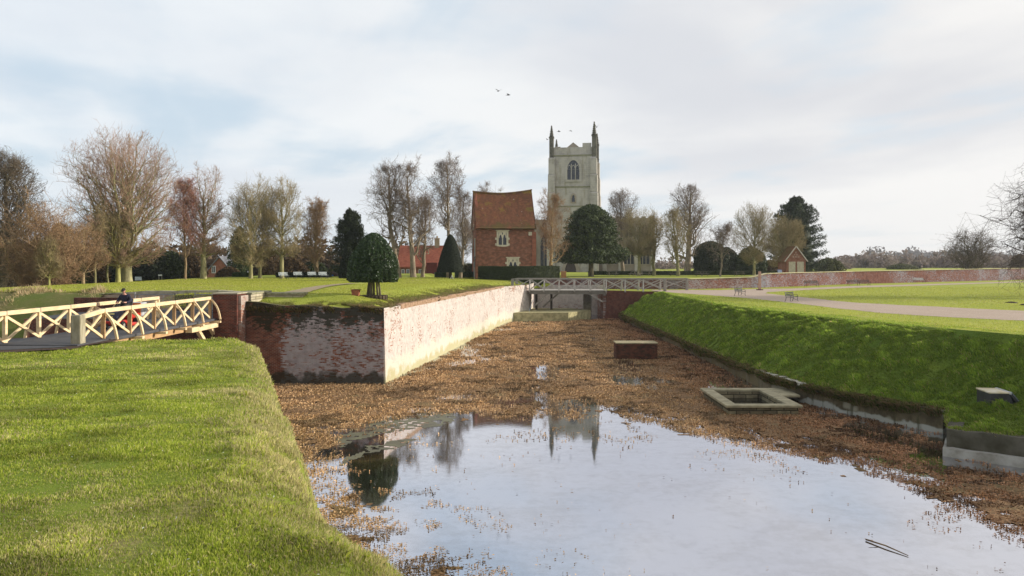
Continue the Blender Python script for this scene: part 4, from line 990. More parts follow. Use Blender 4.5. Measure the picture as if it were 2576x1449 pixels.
m = MB(); m.beam((-1.88, -.24, 2.48), (0, -.24, 4.97), .05, .16).beam((1.88, -.24, 2.48), (0, -.24, 4.97), .05, .16); m.build('bargeboard', plain('pale_board', (.62, .55, .48), None, .8), sh)
m = MB()
for i in range(3):
    for j in range(i+1): m.beam(((j-i/2)*.42-.12, -.04, 4.1-i*.36), ((j-i/2)*.42+.12, -.04, 3.86-i*.36), .03, .07).beam(((j-i/2)*.42+.12, -.04, 4.1-i*.36), ((j-i/2)*.42-.12, -.04, 3.86-i*.36), .03, .07)
m.build('gable_lattice', plain('brick_lattice', (.5, .36, .28), None, .9), sh)
for x_ in (-.62, .75):
    m = MB(); m.box(x_-.52, x_-.42, -.08, 0, 0, 2.45).box(x_+.42, x_+.52, -.08, 0, 0, 2.45).box(x_-.42, x_+.42, -.08, 0, 2.35, 2.45); fr_ = m.build('door', plain('door_frame_cream', (.62, .55, .42), None, .7), sh)
    m = MB()
    for k in range(5): m.box(x_-.415+k*.166, x_-.415+k*.166+.155, -.04, 0, 0, 2.34)
    m.build('boards', plain('cream_boards', (.56, .49, .38), (.44, .38, .28), .8, 3), fr_)

# ================================================================== houses half hidden by the trees
def cottage(name, loc, w, d, he_, hr_, label, wallm, roofm, axis, chim=(), wins=(), gable_front=False):
    c = thing(name, loc, label, 'house')
    m = MB(); m.box(-w/2, w/2, 0, d, -1, he_)
    if gable_front: m.prism([(-w/2, he_), (w/2, he_), (0, hr_-.1)], 0, d, 'y')
    m.build('wall', wallm, c)
    m = MB()
    if gable_front:
        for sx in (-1, 1): m.add([(sx*(w/2+.3), -.3, he_-.3), (0, -.3, hr_), (0, d, hr_), (sx*(w/2+.3), d, he_-.3), (sx*(w/2+.3), -.3, he_-.5), (0, -.3, hr_-.2), (0, d, hr_-.2), (sx*(w/2+.3), d, he_-.5)], [(0, 1, 2, 3), (4, 7, 6, 5), (0, 4, 5, 1), (0, 3, 7, 4)])
    else: m.prism([(-.4, he_-.1), (d/2, hr_), (d+.4, he_-.1), (d+.4, he_-.3), (-.4, he_-.3)], -w/2-.3, w/2+.3, 'x')
    ro = m.build('roof', roofm, c)
    for (cx_, cy_, cw_, ct) in chim: mm = MB(); mm.box(cx_-cw_/2, cx_+cw_/2, cy_-cw_/2, cy_+cw_/2, hr_-1.2, ct).box(cx_-cw_/2-.08, cx_+cw_/2+.08, cy_-cw_/2-.08, cy_+cw_/2+.08, ct+.003, ct+.15).tube([(cx_, cy_, ct+.15), (cx_, cy_, ct+.6)], .16, 8); mm.build('chimney', plain('buff_chimney', (.40, .30, .2), None, .9), ro)
    for (wx, wz, ww, wh) in wins:
        mm = MB(); mm.box(wx-ww/2, wx+ww/2, -.06, 0, wz, wz+wh); fo = mm.build('window', plain('white_frame', (.75, .75, .74), None, .6), c)
        mm = MB(); mm.box(wx-ww/2+.12, wx-.04, -.075, -.062, wz+.12, wz+wh-.12).box(wx+.04, wx+ww/2-.12, -.075, -.062, wz+.12, wz+wh-.12); mm.build('pane', GLASS, fo)
    return c
ROOFR = brick('orange_roof_tiles', 0, c1=(.42, .14, .08), c2=(.34, .10, .06), mort=(.2, .06, .04), sc=2.5, topf=0)
BRK = brick('cottage_brick', 0, c1=(.36, .12, .07), c2=(.28, .09, .05), mort=(.34, .26, .2), sc=1.6)
x_ = PX(1066, 700, 150)[0]
ct_ = cottage('cottage', (x_, 150, 3.9), 9.4, 7, 2.4, 6.35, 'long low cottage with bright red tiled roof seen behind the bare trees', BRK, ROOFR, 'x', chim=((2.2, 3.5, .9, 7.6), (5.0-.4, 3.6, .5, 7.6)), wins=((-3.9, .6, .6, 1.2), (-3.0, .6, .6, 1.2), (-.6, .5, .7, 1.3), (2.9, .9, .8, .8), (4.0, .9, .5, .8)))
m = MB(); m.box(.6, 2.6, -.9, -.06, -1, 2.9); m.prism([(.55, 2.9), (2.65, 2.9), (2.65, 3.05), (.55, 3.05)], -1.0, -.0, 'y'); m.build('porch', plain('dark_red_boards', (.14, .03, .025), None, .8), ct_)
x_ = PX(552, 705, 140)[0]
cottage('gabled_house', (x_, 140, 3.8), 5.2, 8, 1.2, 4.3, 'red brick gable end of a house glimpsed between the lime trunks', BRK, plain('slate_grey', (.2, .2, .22), None, .8), 'y', wins=((-1.0, 1.3, .7, 1.3),), gable_front=True)
x_ = PX(834, 700, 118)[0]
hut = cottage('garden_hut', (x_, 118, 4.4), 1.3, 1.6, .9, 1.25, 'tiny dark hut with a bright blue door at the back of the left lawn', plain('hut_brown', (.10, .05, .04), None, .9), plain('hut_roof', (.12, .07, .05), None, .9), 'x', gable_front=True)
m = MB(); m.box(-.3, .3, -.05, 0, 0, .8); m.build('door', plain('blue_paint', (.03, .12, .45), (.03, .10, .38), .5, 2), hut)
# dead grass and ivy hanging over the top of the right retaining wall
n = 26000
s = RS.uniform(.2, 7.2, n); bx, by = interp_path(BASE, s); nx = -1.0
g = fbm(by, by*0, 2.3, 111); k = (g > .40) | (by > 46); bx, by, g = bx[k], by[k], g[k]; m_ = len(bx)
zt_ = np.interp(by, [32, 43, 60, 100], [.98, .9, .80, .72]); dr_ = RS.rand(m_)
x = bx-.02-.22*RS.rand(m_)*(dr_ < .7)+.3*(dr_ > .8); z = zt_-.1-RS.rand(m_)*.55*np.clip(g*1.6-.1, 0, 1)*(dr_ < .7)*np.where(by > 46, 1, .6)
hh = .10+.20*RS.rand(m_); V, Q = blades(x, by, z, hh, .0009*np.hypot(x, by), 1.3, np.full(m_, PI))
c = blade_col(m_, (.05, .08, .012), (.16, .17, .035), .55, (.24, .17, .08))
o = npmesh('hanging_grass', V, Q, GBM, col=np.repeat(c, 5, 0)); tag(o, 'dead grass and ivy hanging over the top of the low right moat wall', 'grass', kind='stuff')
# ================================================================== timber bridge (left)
PINE = wood('new_pine', (.76, .60, .37), (.62, .45, .25), .65, 1.0)
PINE2 = wood('oiled_pine', (.50, .32, .16), (.38, .23, .11), .65, 1.0)
GREYW = wood('grey_oak', (.36, .33, .29), (.20, .18, .15), .85, 1.2)
GREYL = wood('silver_oak', (.50, .47, .42), (.34, .31, .27), .85, 1.2)
OLDP = wood('weathered_post', (.40, .36, .26), (.22, .19, .12), .9, 1.0, (1, 1, .15))
BZ_ = 3.80
Bo = (-18.5, 38, BZ_)
br_ = thing('timber_footbridge', Bo, 'pale new timber footbridge with cross braced railings on the left of the photo', 'bridge')
def part(mb, name, mat_, par, wd, bevel=0): return mb.build(name, mat_, par, wd, bevel)
m = MB(); m.box(-20.35, -16.7, 30.6, 45.2, BZ_-.08, BZ_+.03); part(m, 'deck', wood('deck_dark', (.10, .10, .105), (.06, .06, .065), .8, 1), br_, Bo)
for x_ in (-19.9, -18.5, -17.1):
    m = MB(); m.box(x_-.13, x_+.13, 33.0, 45.1, BZ_-.42, BZ_-.083); part(m, 'girder', PINE2, br_, Bo)
PYL = [31.4, 33.65, 35.95, 38.2, 40.5, 42.8, 45.0]; PYR = [31.3, 33.1, 35.4, 37.8, 40.05, 42.35, 44.8]
RL = 1.27
def railing(xp, ys, out, first_special=False):
    top = lambda y: BZ_+RL-(.16 if (first_special and y < 31.6) else 0)
    for i, y in enumerate(ys):
        if first_special and i == 0: continue
        m = MB(); m.box(xp-.07, xp+.07, y-.075, y+.075, BZ_-.1, top(y)-.12); part(m, 'post', PINE2 if out > 0 else PINE, br_, Bo, .008)
        m = MB(); m.box(xp-out*.05-.22+out*.25, xp+.22+out*.25+out*.15, y-.1, y+.1, BZ_-.20, BZ_-.083); m.box(xp+out*.1-.02, xp+out*.1+out*.62+.02, y-.09, y+.09, BZ_-.19, BZ_-.085) if False else None
        part(m, 'cross_beam', PINE, br_, Bo, .008)
        pts = [(xp+out*.09, y, top(y)-.16)]
        for k in range(1, 8):
            f = k/7; pts.append((xp+out*(.09+.50*f+.08*math.sin(f*PI)), y, top(y)-.16-(1.12)*f**1.0-.0+.10*math.sin(f*PI)))
        m = MB(); m.path(pts, .085, .11, up=(0, 1, 0)); part(m, 'curved_brace', PINE, br_, Bo)
        m = MB(); m.box(xp-.092, xp+.092, y-.022, y+.022, top(y)-.17, top(y)+.022); part(m, 'iron_strap', plain('strap_iron', (.25, .2, .17), None, .6), br_, Bo)
    for a, b in zip(ys[:-1], ys[1:]):
        m = MB(); m.beam((xp, a+.003, top(a)-.08), (xp, b-.003, top(b)-.08), .17, .17); part(m, 'handrail', PINE, br_, Bo, .012)
        m = MB(); m.beam((xp-.032, a+.08, BZ_+.06), (xp-.032, b-.08, top(b)-.2), .055, .11, up=(1, 0, 0)) if False else m.beam((xp-.034, a+.08, BZ_+.08), (xp-.034, b-.08, top(b)-.24), .06, .11); part(m, 'cross_brace', PINE, br_, Bo)
        m = MB(); m.beam((xp+.034, a+.08, top(a)-.24), (xp+.034, b-.08, BZ_+.08), .06, .11); part(m, 'cross_brace', PINE, br_, Bo)
railing(-20.0, [26.9, 29.15]+PYL, -1); railing(-17.0, PYR, 1, True)
m = MB(); m.box(-17.2, -16.8, 31.0, 31.4, BZ_-.3, BZ_+1.14); part(m, 'end_post', OLDP, br_, Bo, .03)
for y in (42.6, 44.4): 
    m = MB(); m.beam((-16.9, y, BZ_-.3), (-16.9, y+1.2, BZ_-1.2), .2); part(m, 'strut', PINE, br_, Bo)
m = MB(); m.box(-16.9, -16.55, 41.2, 44.98, BZ_-.45, BZ_-.2); part(m, 'edge_beam', PINE, br_, Bo, .01)

# ================================================================== grey bridge (far)
Fo = (6.7, 101, 3.5); FZ = 3.5
fb = thing('grey_footbridge', Fo, 'silvered old timber footbridge with cross braced rails crossing the far end of the moat', 'bridge')
m = MB()
for i in range(28): m.box(2.0+i*.34, 2.0+i*.34+.325, 98.75, 103.1, FZ-.02, FZ+.06)
part(m, 'deck', GREYL, fb, Fo)
for y in (98.95, 100.9, 102.8): m = MB(); m.box(2.1, 11.5, y-.13, y+.13, FZ-.46, FZ-.023); part(m, 'girder', wood('beam_grey', (.22, .2, .17), (.12, .11, .09), .9, 1), fb, Fo)
def frail(y, xs, zt, out, base=FZ+.05):
    for i, x in enumerate(xs):
        end = i in (0, len(xs)-1)
        s = .17 if end else .075
        m = MB(); m.box(x-s, x+s, y-s, y+s, base-.75 if end else base-.5, zt+.02 if end else zt-.06)
        part(m, 'post', GREYW if end else GREYL, fb, Fo, .02)
        if not end:
            m = MB(); m.path([(x+.02, y-out*.07, zt-.12), (x-.05, y-out*.30, zt-.7), (x-.12, y-out*.55, base-.10)], .09, .09, up=(1, 0, 0)); part(m, 'brace', GREYL, fb, Fo)
            m = MB(); m.box(x-.15, x+.02, y-out*.7 if out > 0 else y-.1, y+.1 if out > 0 else y+.7, base-.24, base-.1); part(m, 'beam_end', GREYW, fb, Fo)
    for a, b in zip(xs[:-1], xs[1:]):
        m = MB(); m.beam((a+.003, y, zt), (b-.003, y, zt), .16, .13); part(m, 'handrail', GREYW, fb, Fo)
        m = MB(); m.beam((a+.08, y-.03, base+.1), (b-.08, y-.03, zt-.14), .05, .085); part(m, 'cross_brace', GREYL, fb, Fo)
        m = MB(); m.beam((a+.08, y+.03, zt-.14), (b-.08, y+.03, base+.1), .05, .085); part(m, 'cross_brace', GREYL, fb, Fo)
frail(98.9, [.05, 2.2, 4.0, 5.85, 7.8, 9.75, 11.7, 14.05, 16.3, 19.0], 4.93, 1)
frail(102.9, [.6, 2.4, 4.2, 6.1, 8.0, 9.9, 11.9, 14.2, 16.4, 19.2, 22.6], 4.93, -1)
for (a, b) in (((4.4, 98.95, 3.1), (2.9, 98.95, 1.7)), ((5.9, 100.9, 3.1), (3.9, 100.9, 1.3)), ((9.6, 98.95, 3.1), (11.3, 98.95, 2.1))):
    m = MB(); m.beam(a, b, .2); part(m, 'strut', GREYW, fb, Fo)
for x in (3.1, 5.0): m = MB(); m.box(x-.14, x+.14, 101, 101.3, .9, 3.1); part(m, 'trestle_post', wood('dark_oak', (.10, .08, .06), (.05, .04, .03), .9), fb, Fo)
Ao = (15, 98.8, 0)
ab = thing('bridge_abutment', Ao, 'dark red brick abutment carrying the right end of the grey footbridge', 'wall')
m = MB(); m.prism([(11.35, -.5), (19.2, -.5), (19.2, 3.32), (11.75, 3.52), (11.7, 1.0)], 98.72, 99.3, 'y'); m.build('brick_face', brick('abutment_brick', 0, c1=(.21, .06, .035), c2=(.10, .035, .022), mort=(.2, .15, .12), white=.10, dark=.22, dcol=(.05, .04, .025), bump=.04), ab, Ao)
m = MB(); m.box(11.4, 11.9, 99.3, 107.15, -.5, 3.40); m.build('side_face', M_REDY, ab, Ao)

# ================================================================== benches and tables
IRON = plain('black_iron', (.03, .03, .032), None, .5, 5, .4)
def bench(name, loc, rz, label, group, slatm, L=1.35, legs=2, arms=False):
    b = thing(name, loc, label, 'bench', group, rz)      # faces -Y locally
    for i in range(3):
        m = MB(); m.beam((-L/2, .22+.035*i, .56+.13*i), (L/2, .22+.035*i, .56+.13*i), .03, .085, up=(0, .25, 1)); m.build('back_slat', slatm, b)
    for i in range(5):
        m = MB(); m.box(-L/2, L/2, -.22+i*.085, -.15+i*.085, .43, .455); m.build('seat_slat', slatm, b)
    for k in range(legs):
        x = -L/2+.1+(L-.2)*k/(legs-1)
        m = MB(); m.path([(x, .34, 0), (x, .22, .25), (x, .2, .43), (x, .3, .9)], .035, .035, up=(1, 0, 0)); m.build('rear_leg', IRON, b)
        m = MB(); m.path([(x, -.3, 0), (x, -.2, .2), (x, -.24, .43), (x, -.2, .47), (x, .2, .42)], .035, .035, up=(1, 0, 0)); m.build('front_leg', IRON, b)
        if arms or True:
            m = MB(); m.path([(x, .25, .66), (x, -.1, .66), (x, -.24, .6), (x, -.23, .45)], .03, .03, up=(1, 0, 0)); m.build('armrest', IRON, b)
    m = MB(); m.beam((-L/2+.1, -.2, .12), (0, .1, .42), .025); m.build('tie_bar', IRON, b)
    m = MB(); m.beam((L/2-.1, -.2, .12), (0, .1, .42), .025); m.build('tie_bar', IRON, b)
    return b
WS = plain('white_slats', (.42, .46, .46), (.32, .35, .35), .5, 5, .4)
DS = plain('dark_green_slats', (.03, .04, .035), (.02, .025, .022), .75, 5, .2)
p = PG(1862, 744, RZ); bench('park_bench', p, math.radians(38), 'dark slatted iron bench on the gravel path, farther of the two before the square post', 'iron benches along the gravel path', DS)
p = PG(1992, 759, RZ); bench('park_bench', p, math.radians(42), 'dark slatted iron bench at the path edge, nearer of the two', 'iron benches along the gravel path', DS, 1.5)
for (D0, D1, y, lb) in ((695, 733, 705, 'pale slatted bench beside the tree trunk, first of the row on the left lawn'), (738, 764, 702, 'pale slatted bench, second from the left in the row on the lawn'), (773, 800, 702, 'pale slatted bench, third from the left in the row on the lawn'), (803, 825, 701, 'greenish slatted bench nearest the blue door, last of the row on the lawn')):
    Yb = 96.0 if D0 == 695 else 100.0; x_ = PX((D0+D1)/2, y, Yb)[0]; bench('lawn_bench', (x_, Yb, float(left_z(np.array([x_]), np.array([Yb]))[0])), math.radians(40), lb, 'pale benches in a row on the left lawn', WS, 1.15)
BR = plain('brown_slats', (.10, .07, .055), (.06, .045, .04), .7, 5, .3)
p = PG(2042, 720.5, RZ); bench('wall_bench', p, math.radians(12), 'dark iron bench against the garden wall, leftmost of the three there', 'benches against the garden wall', BR, 2.2)
p = PG(2160, 718, RZ); bench('wall_bench', p, math.radians(12), 'long dark wooden bench with three frames against the reddest stretch of garden wall', 'benches against the garden wall', BR, 3.9, 3)
p = PG(2312, 711.5, RZ); bench('wall_bench', p, math.radians(12), 'low dark bench with a pale seat against the grey flint stretch of wall, rightmost there', 'benches against the garden wall', WS, 2.2)

TW = wood('picnic_wood', (.20, .17, .13), (.12, .10, .08), .85)
TWL = wood('picnic_wood_pale', (.34, .30, .25), (.22, .19, .15), .85)
def picnic(loc, rz, wd_, label):
    b = thing('picnic_table', loc, label, 'picnic table', 'picnic tables on the terrace lawn', rz)
    for i in range(5): m = MB(); m.box(-.95, .95, -.36+i*.146, -.23+i*.146, .72, .76); m.build('top_board', wd_, b)
    for s in (-1, 1): m = MB(); m.box(-.95, .95, s*.72-.13, s*.72+.13, .42, .46); m.build('seat_board', wd_, b)
    for x in (-.65, .65):
        for s in (-1, 1): m = MB(); m.beam((x, s*.28, .72), (x, s*.72, 0), .05, .1, up=(1, 0, 0)); m.build('leg', wd_, b)
        m = MB(); m.beam((x+.05, -.8, .38), (x+.05, .8, .38), .04, .09); m.build('seat_rail', wd_, b)
for (Dx, Dy, Yt, rz, mm, lb) in ((1541, 692, 138, .1, TWL, 'pale picnic table nearest the round evergreen tree'), (1597, 693, 134, .9, TWL, 'weathered picnic table set at an angle, left one of the touching pair'), (1624, 692, 138, .05, TWL, 'weathered picnic table, right one of the touching pair'),
    (1697, 690, 137, 1.4, TW, 'dark picnic table seen from its end beside the slim trunk'), (1766, 692, 135, .5, TW, 'dark picnic table in front of the rounded yew'), (1860, 690, 138, .03, TW, 'long dark picnic table farthest right on the terrace lawn')):
    x_ = PX(Dx, Dy, Yt)[0]; picnic((x_, Yt, 4.68), rz, mm, lb)

# square post, litter bin, notice board, pots, stand
p = PG(1911, 730, RZ)
sq = thing('square_post', p, 'tall pale pinkish square timber post on a dark base beside the gravel path', 'post')
m = MB(); m.box(-.15, .15, -.15, .15, .12, 2.42); m.build('shaft', wood('pink_timber', (.55, .36, .27), (.42, .25, .18), .8), sq, bevel=.01)
m = MB(); m.box(-.36, .36, -.36, .36, -.02, .117); m.build('base', plain('post_base', (.10, .04, .03), None, .8), sq, bevel=.01)
p = PX(1417.5, 699, 111)
lb = thing('litter_bin', (p[0], 111, 4.4), 'orange-brown slatted wooden litter bin at the end of the clipped hedge', 'litter bin')
BW = wood('bin_wood', (.50, .25, .12), (.38, .18, .08), .7)
for i in range(6): m = MB(); m.box(-.37+i*.125, -.37+i*.125+.105, -.37, -.33, .05, 1.3); m.build('slat', BW, lb)
m = MB(); m.box(-.32, .32, -.327, .32, .05, 1.2); m.build('liner', plain('bin_liner', (.25, .12, .06), None, .8), lb)
m = MB(); m.box(-.42, .42, -.42, .42, 1.303, 1.37); m.build('lid', BW, lb)
p = PX(1961, 686, 128)
nb = thing('chalk_board', (p[0], 128, 4.68), 'leaning blue A-board with white writing beside the brick shed', 'sign', rz=.35)
m = MB(); m.add([(-.42, -.3, 0), (.42, -.3, 0), (.42, 0, 1.15), (-.42, 0, 1.15), (-.42, -.27, 0), (.42, -.27, 0), (.42, .03, 1.15), (-.42, .03, 1.15)], [(0, 1, 2, 3), (4, 7, 6, 5), (0, 4, 5, 1), (1, 5, 6, 2), (2, 6, 7, 3), (3, 7, 4, 0)]); m.build('front_panel', plain('slate_blue', (.08, .12, .24), (.06, .09, .18), .6), nb)
m = MB(); m.beam((-.38, .04, 1.12), (-.38, .4, 0), .04).beam((.38, .04, 1.12), (.38, .4, 0), .04).beam((-.38, .22, .5), (.38, .22, .5), .04); m.build('rear_frame', plain('board_frame', (.1, .08, .07), None, .7), nb)
m = MB(); random.seed(5)
for r_ in range(5):
    z_ = .95-r_*.17; x0 = -.3
    while x0 < .26:
        l_ = random.uniform(.05, .14); yq = -.3+.3*z_/1.15-.012; m.box(x0, min(.32, x0+l_), yq-.002, yq+.002, z_-.02, z_+.02); x0 += l_+.04
m.build('chalk_lines', plain('chalk', (.7, .72, .75), None, .9), nb)
POT = plain('terracotta', (.36, .13, .07), (.22, .08, .05), .85, 6, .2, .02)
p = PX(895, 741, 51.0)
pt = thing('terracotta_planter', (p[0], 51.0, float(left_z(np.array([p[0]]), np.array([51.]))[0])-.02), 'square reddish brick planter on the grass left of the round holly', 'planter')
m = MB(); m.prism([(-.2, 0), (.2, 0), (.25, .34), (-.25, .34)], -.22, .22, 'y'); m.build('pot', POT, pt)
m = MB(); m.box(-.28, .28, -.26, .26, .343, .40); m.build('rim', POT, pt)
m = MB(); m.box(-.2, .2, -.2, .2, .395, .41); m.build('soil', M_EARTH, pt)
p = PX(938, 741, 51.6)
hz0 = float(left_z(np.array([p[0]]), np.array([51.6]))[0])
rg = thing('stone_tree_ring', (p[0], 51.6, hz0-.05), 'low ring of dark mossy stones and brick around the foot of the round holly', 'edging')
m = MB(); random.seed(8)
for k in range(22):
    a = k/22*2*PI; r = .85; 
    if k in (14, 15): continue
    m.beam((math.cos(a-.12)*r, math.sin(a-.12)*r*.8, .05), (math.cos(a+.11)*r, math.sin(a+.11)*r*.8, .05), .22, random.uniform(.18, .3))
m.build('stones', plain('dark_stones', (.12, .09, .06), (.04, .035, .025), .95, 3, .1, .05), rg)
m = MB(); m.prism([(math.cos(k/16*2*PI)*.78, math.sin(k/16*2*PI)*.62) for k in range(16)], 0, .17, 'z'); m.build('soil', M_EARTH, rg)
p = PX(1137, 702, 103)
st_ = thing('metal_a_frame', (p[0], 103, 4.7), 'small grey metal A-frame standing under the dark clipped cone', 'stand')
m = MB(); m.tube([(-.28, 0, 0), (-.02, 0, .62)], .03).tube([(-.02, 0, .62), (.28, 0, 0)], .03).tube([(0, .25, 0), (-.02, 0, .6)], .025); m.build('legs', plain('grey_tube', (.5, .5, .5), None, .5), st_)
def board(loc, w_, h_, leg, label, c):
    b = thing('notice_board', loc, label, 'sign')
    m = MB(); m.box(-w_/2, w_/2, -.03, .0, leg, leg+h_); m.build('panel', plain('board_'+label[:4], c, None, .5), b)
    for s in (-1, 1): m = MB(); m.box(s*w_*.4-.03, s*w_*.4+.03, .003, .05, -.1, leg+h_); m.build('post', GREYW, b)
board(PX(348, 711, 104), .85, .48, .3, 'bluish white notice board low in the shade right of the big lime trunk', (.62, .68, .80))
board(PX(403, 711, 106), .5, .18, .9, 'small white sign standing in the dark shrubs between the lime trees', (.8, .8, .8))
random.seed(12)
# mole hills
for (Dx, Dy, r) in ((2545, 762, .5), (2574, 768, .28), (2610, 790, .3), (420, 1240, .0)):
    if r:
        p = PG(Dx, Dy, RZ); m = MB(); n = 12
        rr = [(r, 0), (r*.8, .05), (r*.4, .11), (.05, .13)]
        for i in range(4): 
            pass
        vs = [(p[0]+q[0]*math.cos(k/n*2*PI)*(1+.2*random.random()), p[1]+q[0]*math.sin(k/n*2*PI)*(1+.2*random.random()), RZ+q[1]) for q in rr for k in range(n)]
        fs = [(i*n+k, i*n+(k+1) % n, (i+1)*n+(k+1) % n, (i+1)*n+k) for i in range(3) for k in range(n)]+[tuple(range(3*n, 4*n))]
        m.add(vs, fs); 
        tag(m.build('molehill', M_EARTH), {762: 'largest dark molehill on the right lawn', 768: 'small dark molehill just right of the largest one', 790: 'small dark molehill nearest the gravel path'}[Dy], 'molehill', 'molehills on the right lawn')
# floating stick
p = PG(2178, 1360); q = PG(2285, 1400)
m = MB(); m.tube([(p[0], p[1], .03), ((p[0]+q[0])/2, (p[1]+q[1])/2+.05, .05), (q[0], q[1], .02)], [.02, .018, .01], 6).tube([((p[0]*2+q[0])/3, (p[1]*2+q[1])/3, .04), ((p[0]*2+q[0])/3-.2, (p[1]*2+q[1])/3+.15, .1)], [.012, .006], 5)
tag(m.build('floating_branch', bark('stick_bark', (.20, .13, .07), (.08, .05, .03))), 'thin brown branch floating on the open water at bottom right', 'branch')

# birds
BK = plain('bird_dark', (.05, .05, .055), None, .8)
def bird(Dx, Dy, Y, rz, flap, label, sc=1.0):
    b = thing('bird', PX(Dx, Dy, Y), label, 'bird', 'small dark birds in the sky', rz); s = sc
    m = MB(); m.tube([(0, -.28*s, 0), (0, -.2*s, .01), (0, 0, 0), (0, .2*s, 0), (0, .3*s, .01)], [.01, .05*s, .07*s, .04*s, .015], 8); m.build('body', BK, b, smooth=True)
    for k in (-1, 1):
        m = MB(); m.add([(k*.03, -.1*s, .02), (k*.03, .1*s, .02), (k*.34*s, .06*s, flap*.7*s+.02), (k*.34*s, -.13*s, flap*.7*s+.02), (k*.62*s, .06*s, flap*s), (k*.03, 0, .035), (k*.34*s, -.03*s, flap*.7*s+.045)], [(0, 3, 2, 1), (3, 4, 2), (0, 5, 6, 3), (5, 1, 2, 6), (6, 2, 4), (3, 6, 4)]); m.build('wing', BK, b)
    m = MB(); m.add([(0, .25*s, .01), (-.07*s, .44*s, 0), (.07*s, .44*s, 0), (0, .3*s, .02)], [(0, 1, 2), (0, 3, 1), (0, 2, 3)]); m.build('tail', BK, b)
bird(1254, 229, 110, .5, .25, 'upper left bird of the pair high in the open sky'); bird(1279, 239, 105, 1.2, .1, 'lower right bird of the pair high in the open sky')
bird(1406, 331, 170, 1.4, .12, 'bird gliding just right of the left tower pinnacles', 1.3); bird(1435, 329, 175, .9, -.1, 'bird flying midway between the tower pinnacles', 1.1)
bird(1501, 320, 172, .3, .55, 'bird with raised wings right of the tallest pinnacle', 1.2); bird(1377, 351, 180, .8, .2, 'bird close beside the left edge of the tower top', 1.0); bird(1505, 401, 180, 1.57, -.05, 'bird beside the right edge of the tower level with its window', 1.1)

# ================================================================== ride-on mower and driver
MY = 38.3; MX = -18.72
mo = thing('ride_on_mower', (MX, MY, BZ_+.03), 'red ride-on mower with dark bonnet crossing the timber footbridge', 'mower', rz=.0)
REDP = plain('red_paint', (.50, .035, .02), (.42, .03, .02), .35, 3, .5); NAVY = plain('navy_bonnet', (.03, .04, .075), (.02, .025, .05), .4, 3, .5)
ORG = plain('orange_panel', (.75, .26, .08), (.65, .2, .06), .5, 3); GRYB = plain('grass_bag', (.42, .42, .42), (.3, .3, .3), .9, 5)
m = MB(); m.prism([(-1.05, .35), (-1.05, .8), (-.95, .98), (-.45, 1.06), (-.35, .45)], -.26, .26, 'x'); m.build('bonnet', NAVY, mo, bevel=.04)
m = MB(); m.box(-.12, .12, -1.064, -1.05, .72, .80).box(-.05, .05, -1.066, -1.05, .58, .64); m.build('bonnet_badge', plain('badge_pale', (.7, .65, .3), None, .5), mo)
m = MB(); m.prism([(-1.1, .3), (-1.12, .42), (.85, .46), (.85, .3)], -.36, .36, 'x'); m.build('chassis', REDP, mo, bevel=.02)
m = MB(); m.box(-.62, .62, -.55, .35, .14, .30); m.build('cutting_deck', REDP, mo, bevel=.05)
m = MB(); m.prism([(-.05, .46), (-.1, .85), (.75, .95), (.8, .46)], -.45, .45, 'x'); m.build('rear_fender', REDP, mo, bevel=.05)
m = MB(); m.box(-.25, .25, .0, .5, .955, 1.04).prism([(.45, 1.0), (.62, 1.38), (.54, 1.4), (.38, 1.04)], -.25, .25, 'x'); m.build('seat', plain('seat_vinyl', (.03, .03, .03), None, .5), mo, bevel=.03)
m = MB(); m.prism([(.85, .5), (.85, 1.15), (1.5, 1.2), (1.6, .5)], -.5, .5, 'x'); m.build('grass_collector', GRYB, mo, bevel=.05)
m = MB(); m.box(-.48, .48, .80, .845, .55, 1.18); m.build('collector_panel', ORG, mo)
m = MB(); m.tube([(0, -.42, 1.0), (0, -.28, 1.2)], .03); m.tube([(.19*math.cos(a*PI/8), -.28-.06*math.sin(a*PI/8)*1.0, 1.2+.17*math.sin(a*PI/8)) for a in range(17)], .018, 6); m.build('steering_wheel', plain('black_rubber', (.02, .02, .02), None, .6), mo)
for (x, y, r, wt) in ((-.42, -.85, .2, .14), (.42, -.85, .2, .14), (-.48, .5, .28, .22), (.48, .5, .28, .22)):
    m = MB(); m.tube([(x-wt/2, y, r), (x-wt/2+.03, y, r), (x+wt/2-.03, y, r), (x+wt/2, y, r)], [r*.86, r, r, r*.86], 18); wh = m.build('wheel', plain('tyre', (.025, .025, .025), None, .9), mo)
    m = MB(); m.tube([(x-wt/2-.01, y, r), (x+wt/2+.01, y, r)], r*.5, 14); m.build('rim', plain('rim_grey', (.5, .48, .42), None, .5), wh)
def skin_mesh(nodes, edges, sub=2):
    me = bpy.data.meshes.new('tmp'); me.from_pydata([n[:3] for n in nodes], edges, []); ob = bpy.data.objects.new('tmp', me); COL.objects.link(ob)
    sk = ob.modifiers.new('s', 'SKIN'); 
    if not me.skin_vertices: me.skin_vertices.new()
    for i, n in enumerate(nodes): 
        me.skin_vertices[0].data[i].radius = (n[3], n[4] if len(n) > 4 else n[3]); me.skin_vertices[0].data[i].use_root = (i == 0)
    s = ob.modifiers.new('u', 'SUBSURF'); s.levels = sub; s.render_levels = sub
    dg = bpy.context.evaluated_depsgraph_get(); ev = ob.evaluated_get(dg); em = ev.to_mesh()
    vs = [tuple(v.co) for v in em.vertices]; fs = [tuple(p.vertices) for p in em.polygons]; ev.to_mesh_clear()
    bpy.data.objects.remove(ob); bpy.data.meshes.remove(me); return vs, fs
pe = thing('person', (MX, MY+.18, BZ_+.03), 'person in dark jacket and flat cap sitting on the red mower, looking down', 'person')
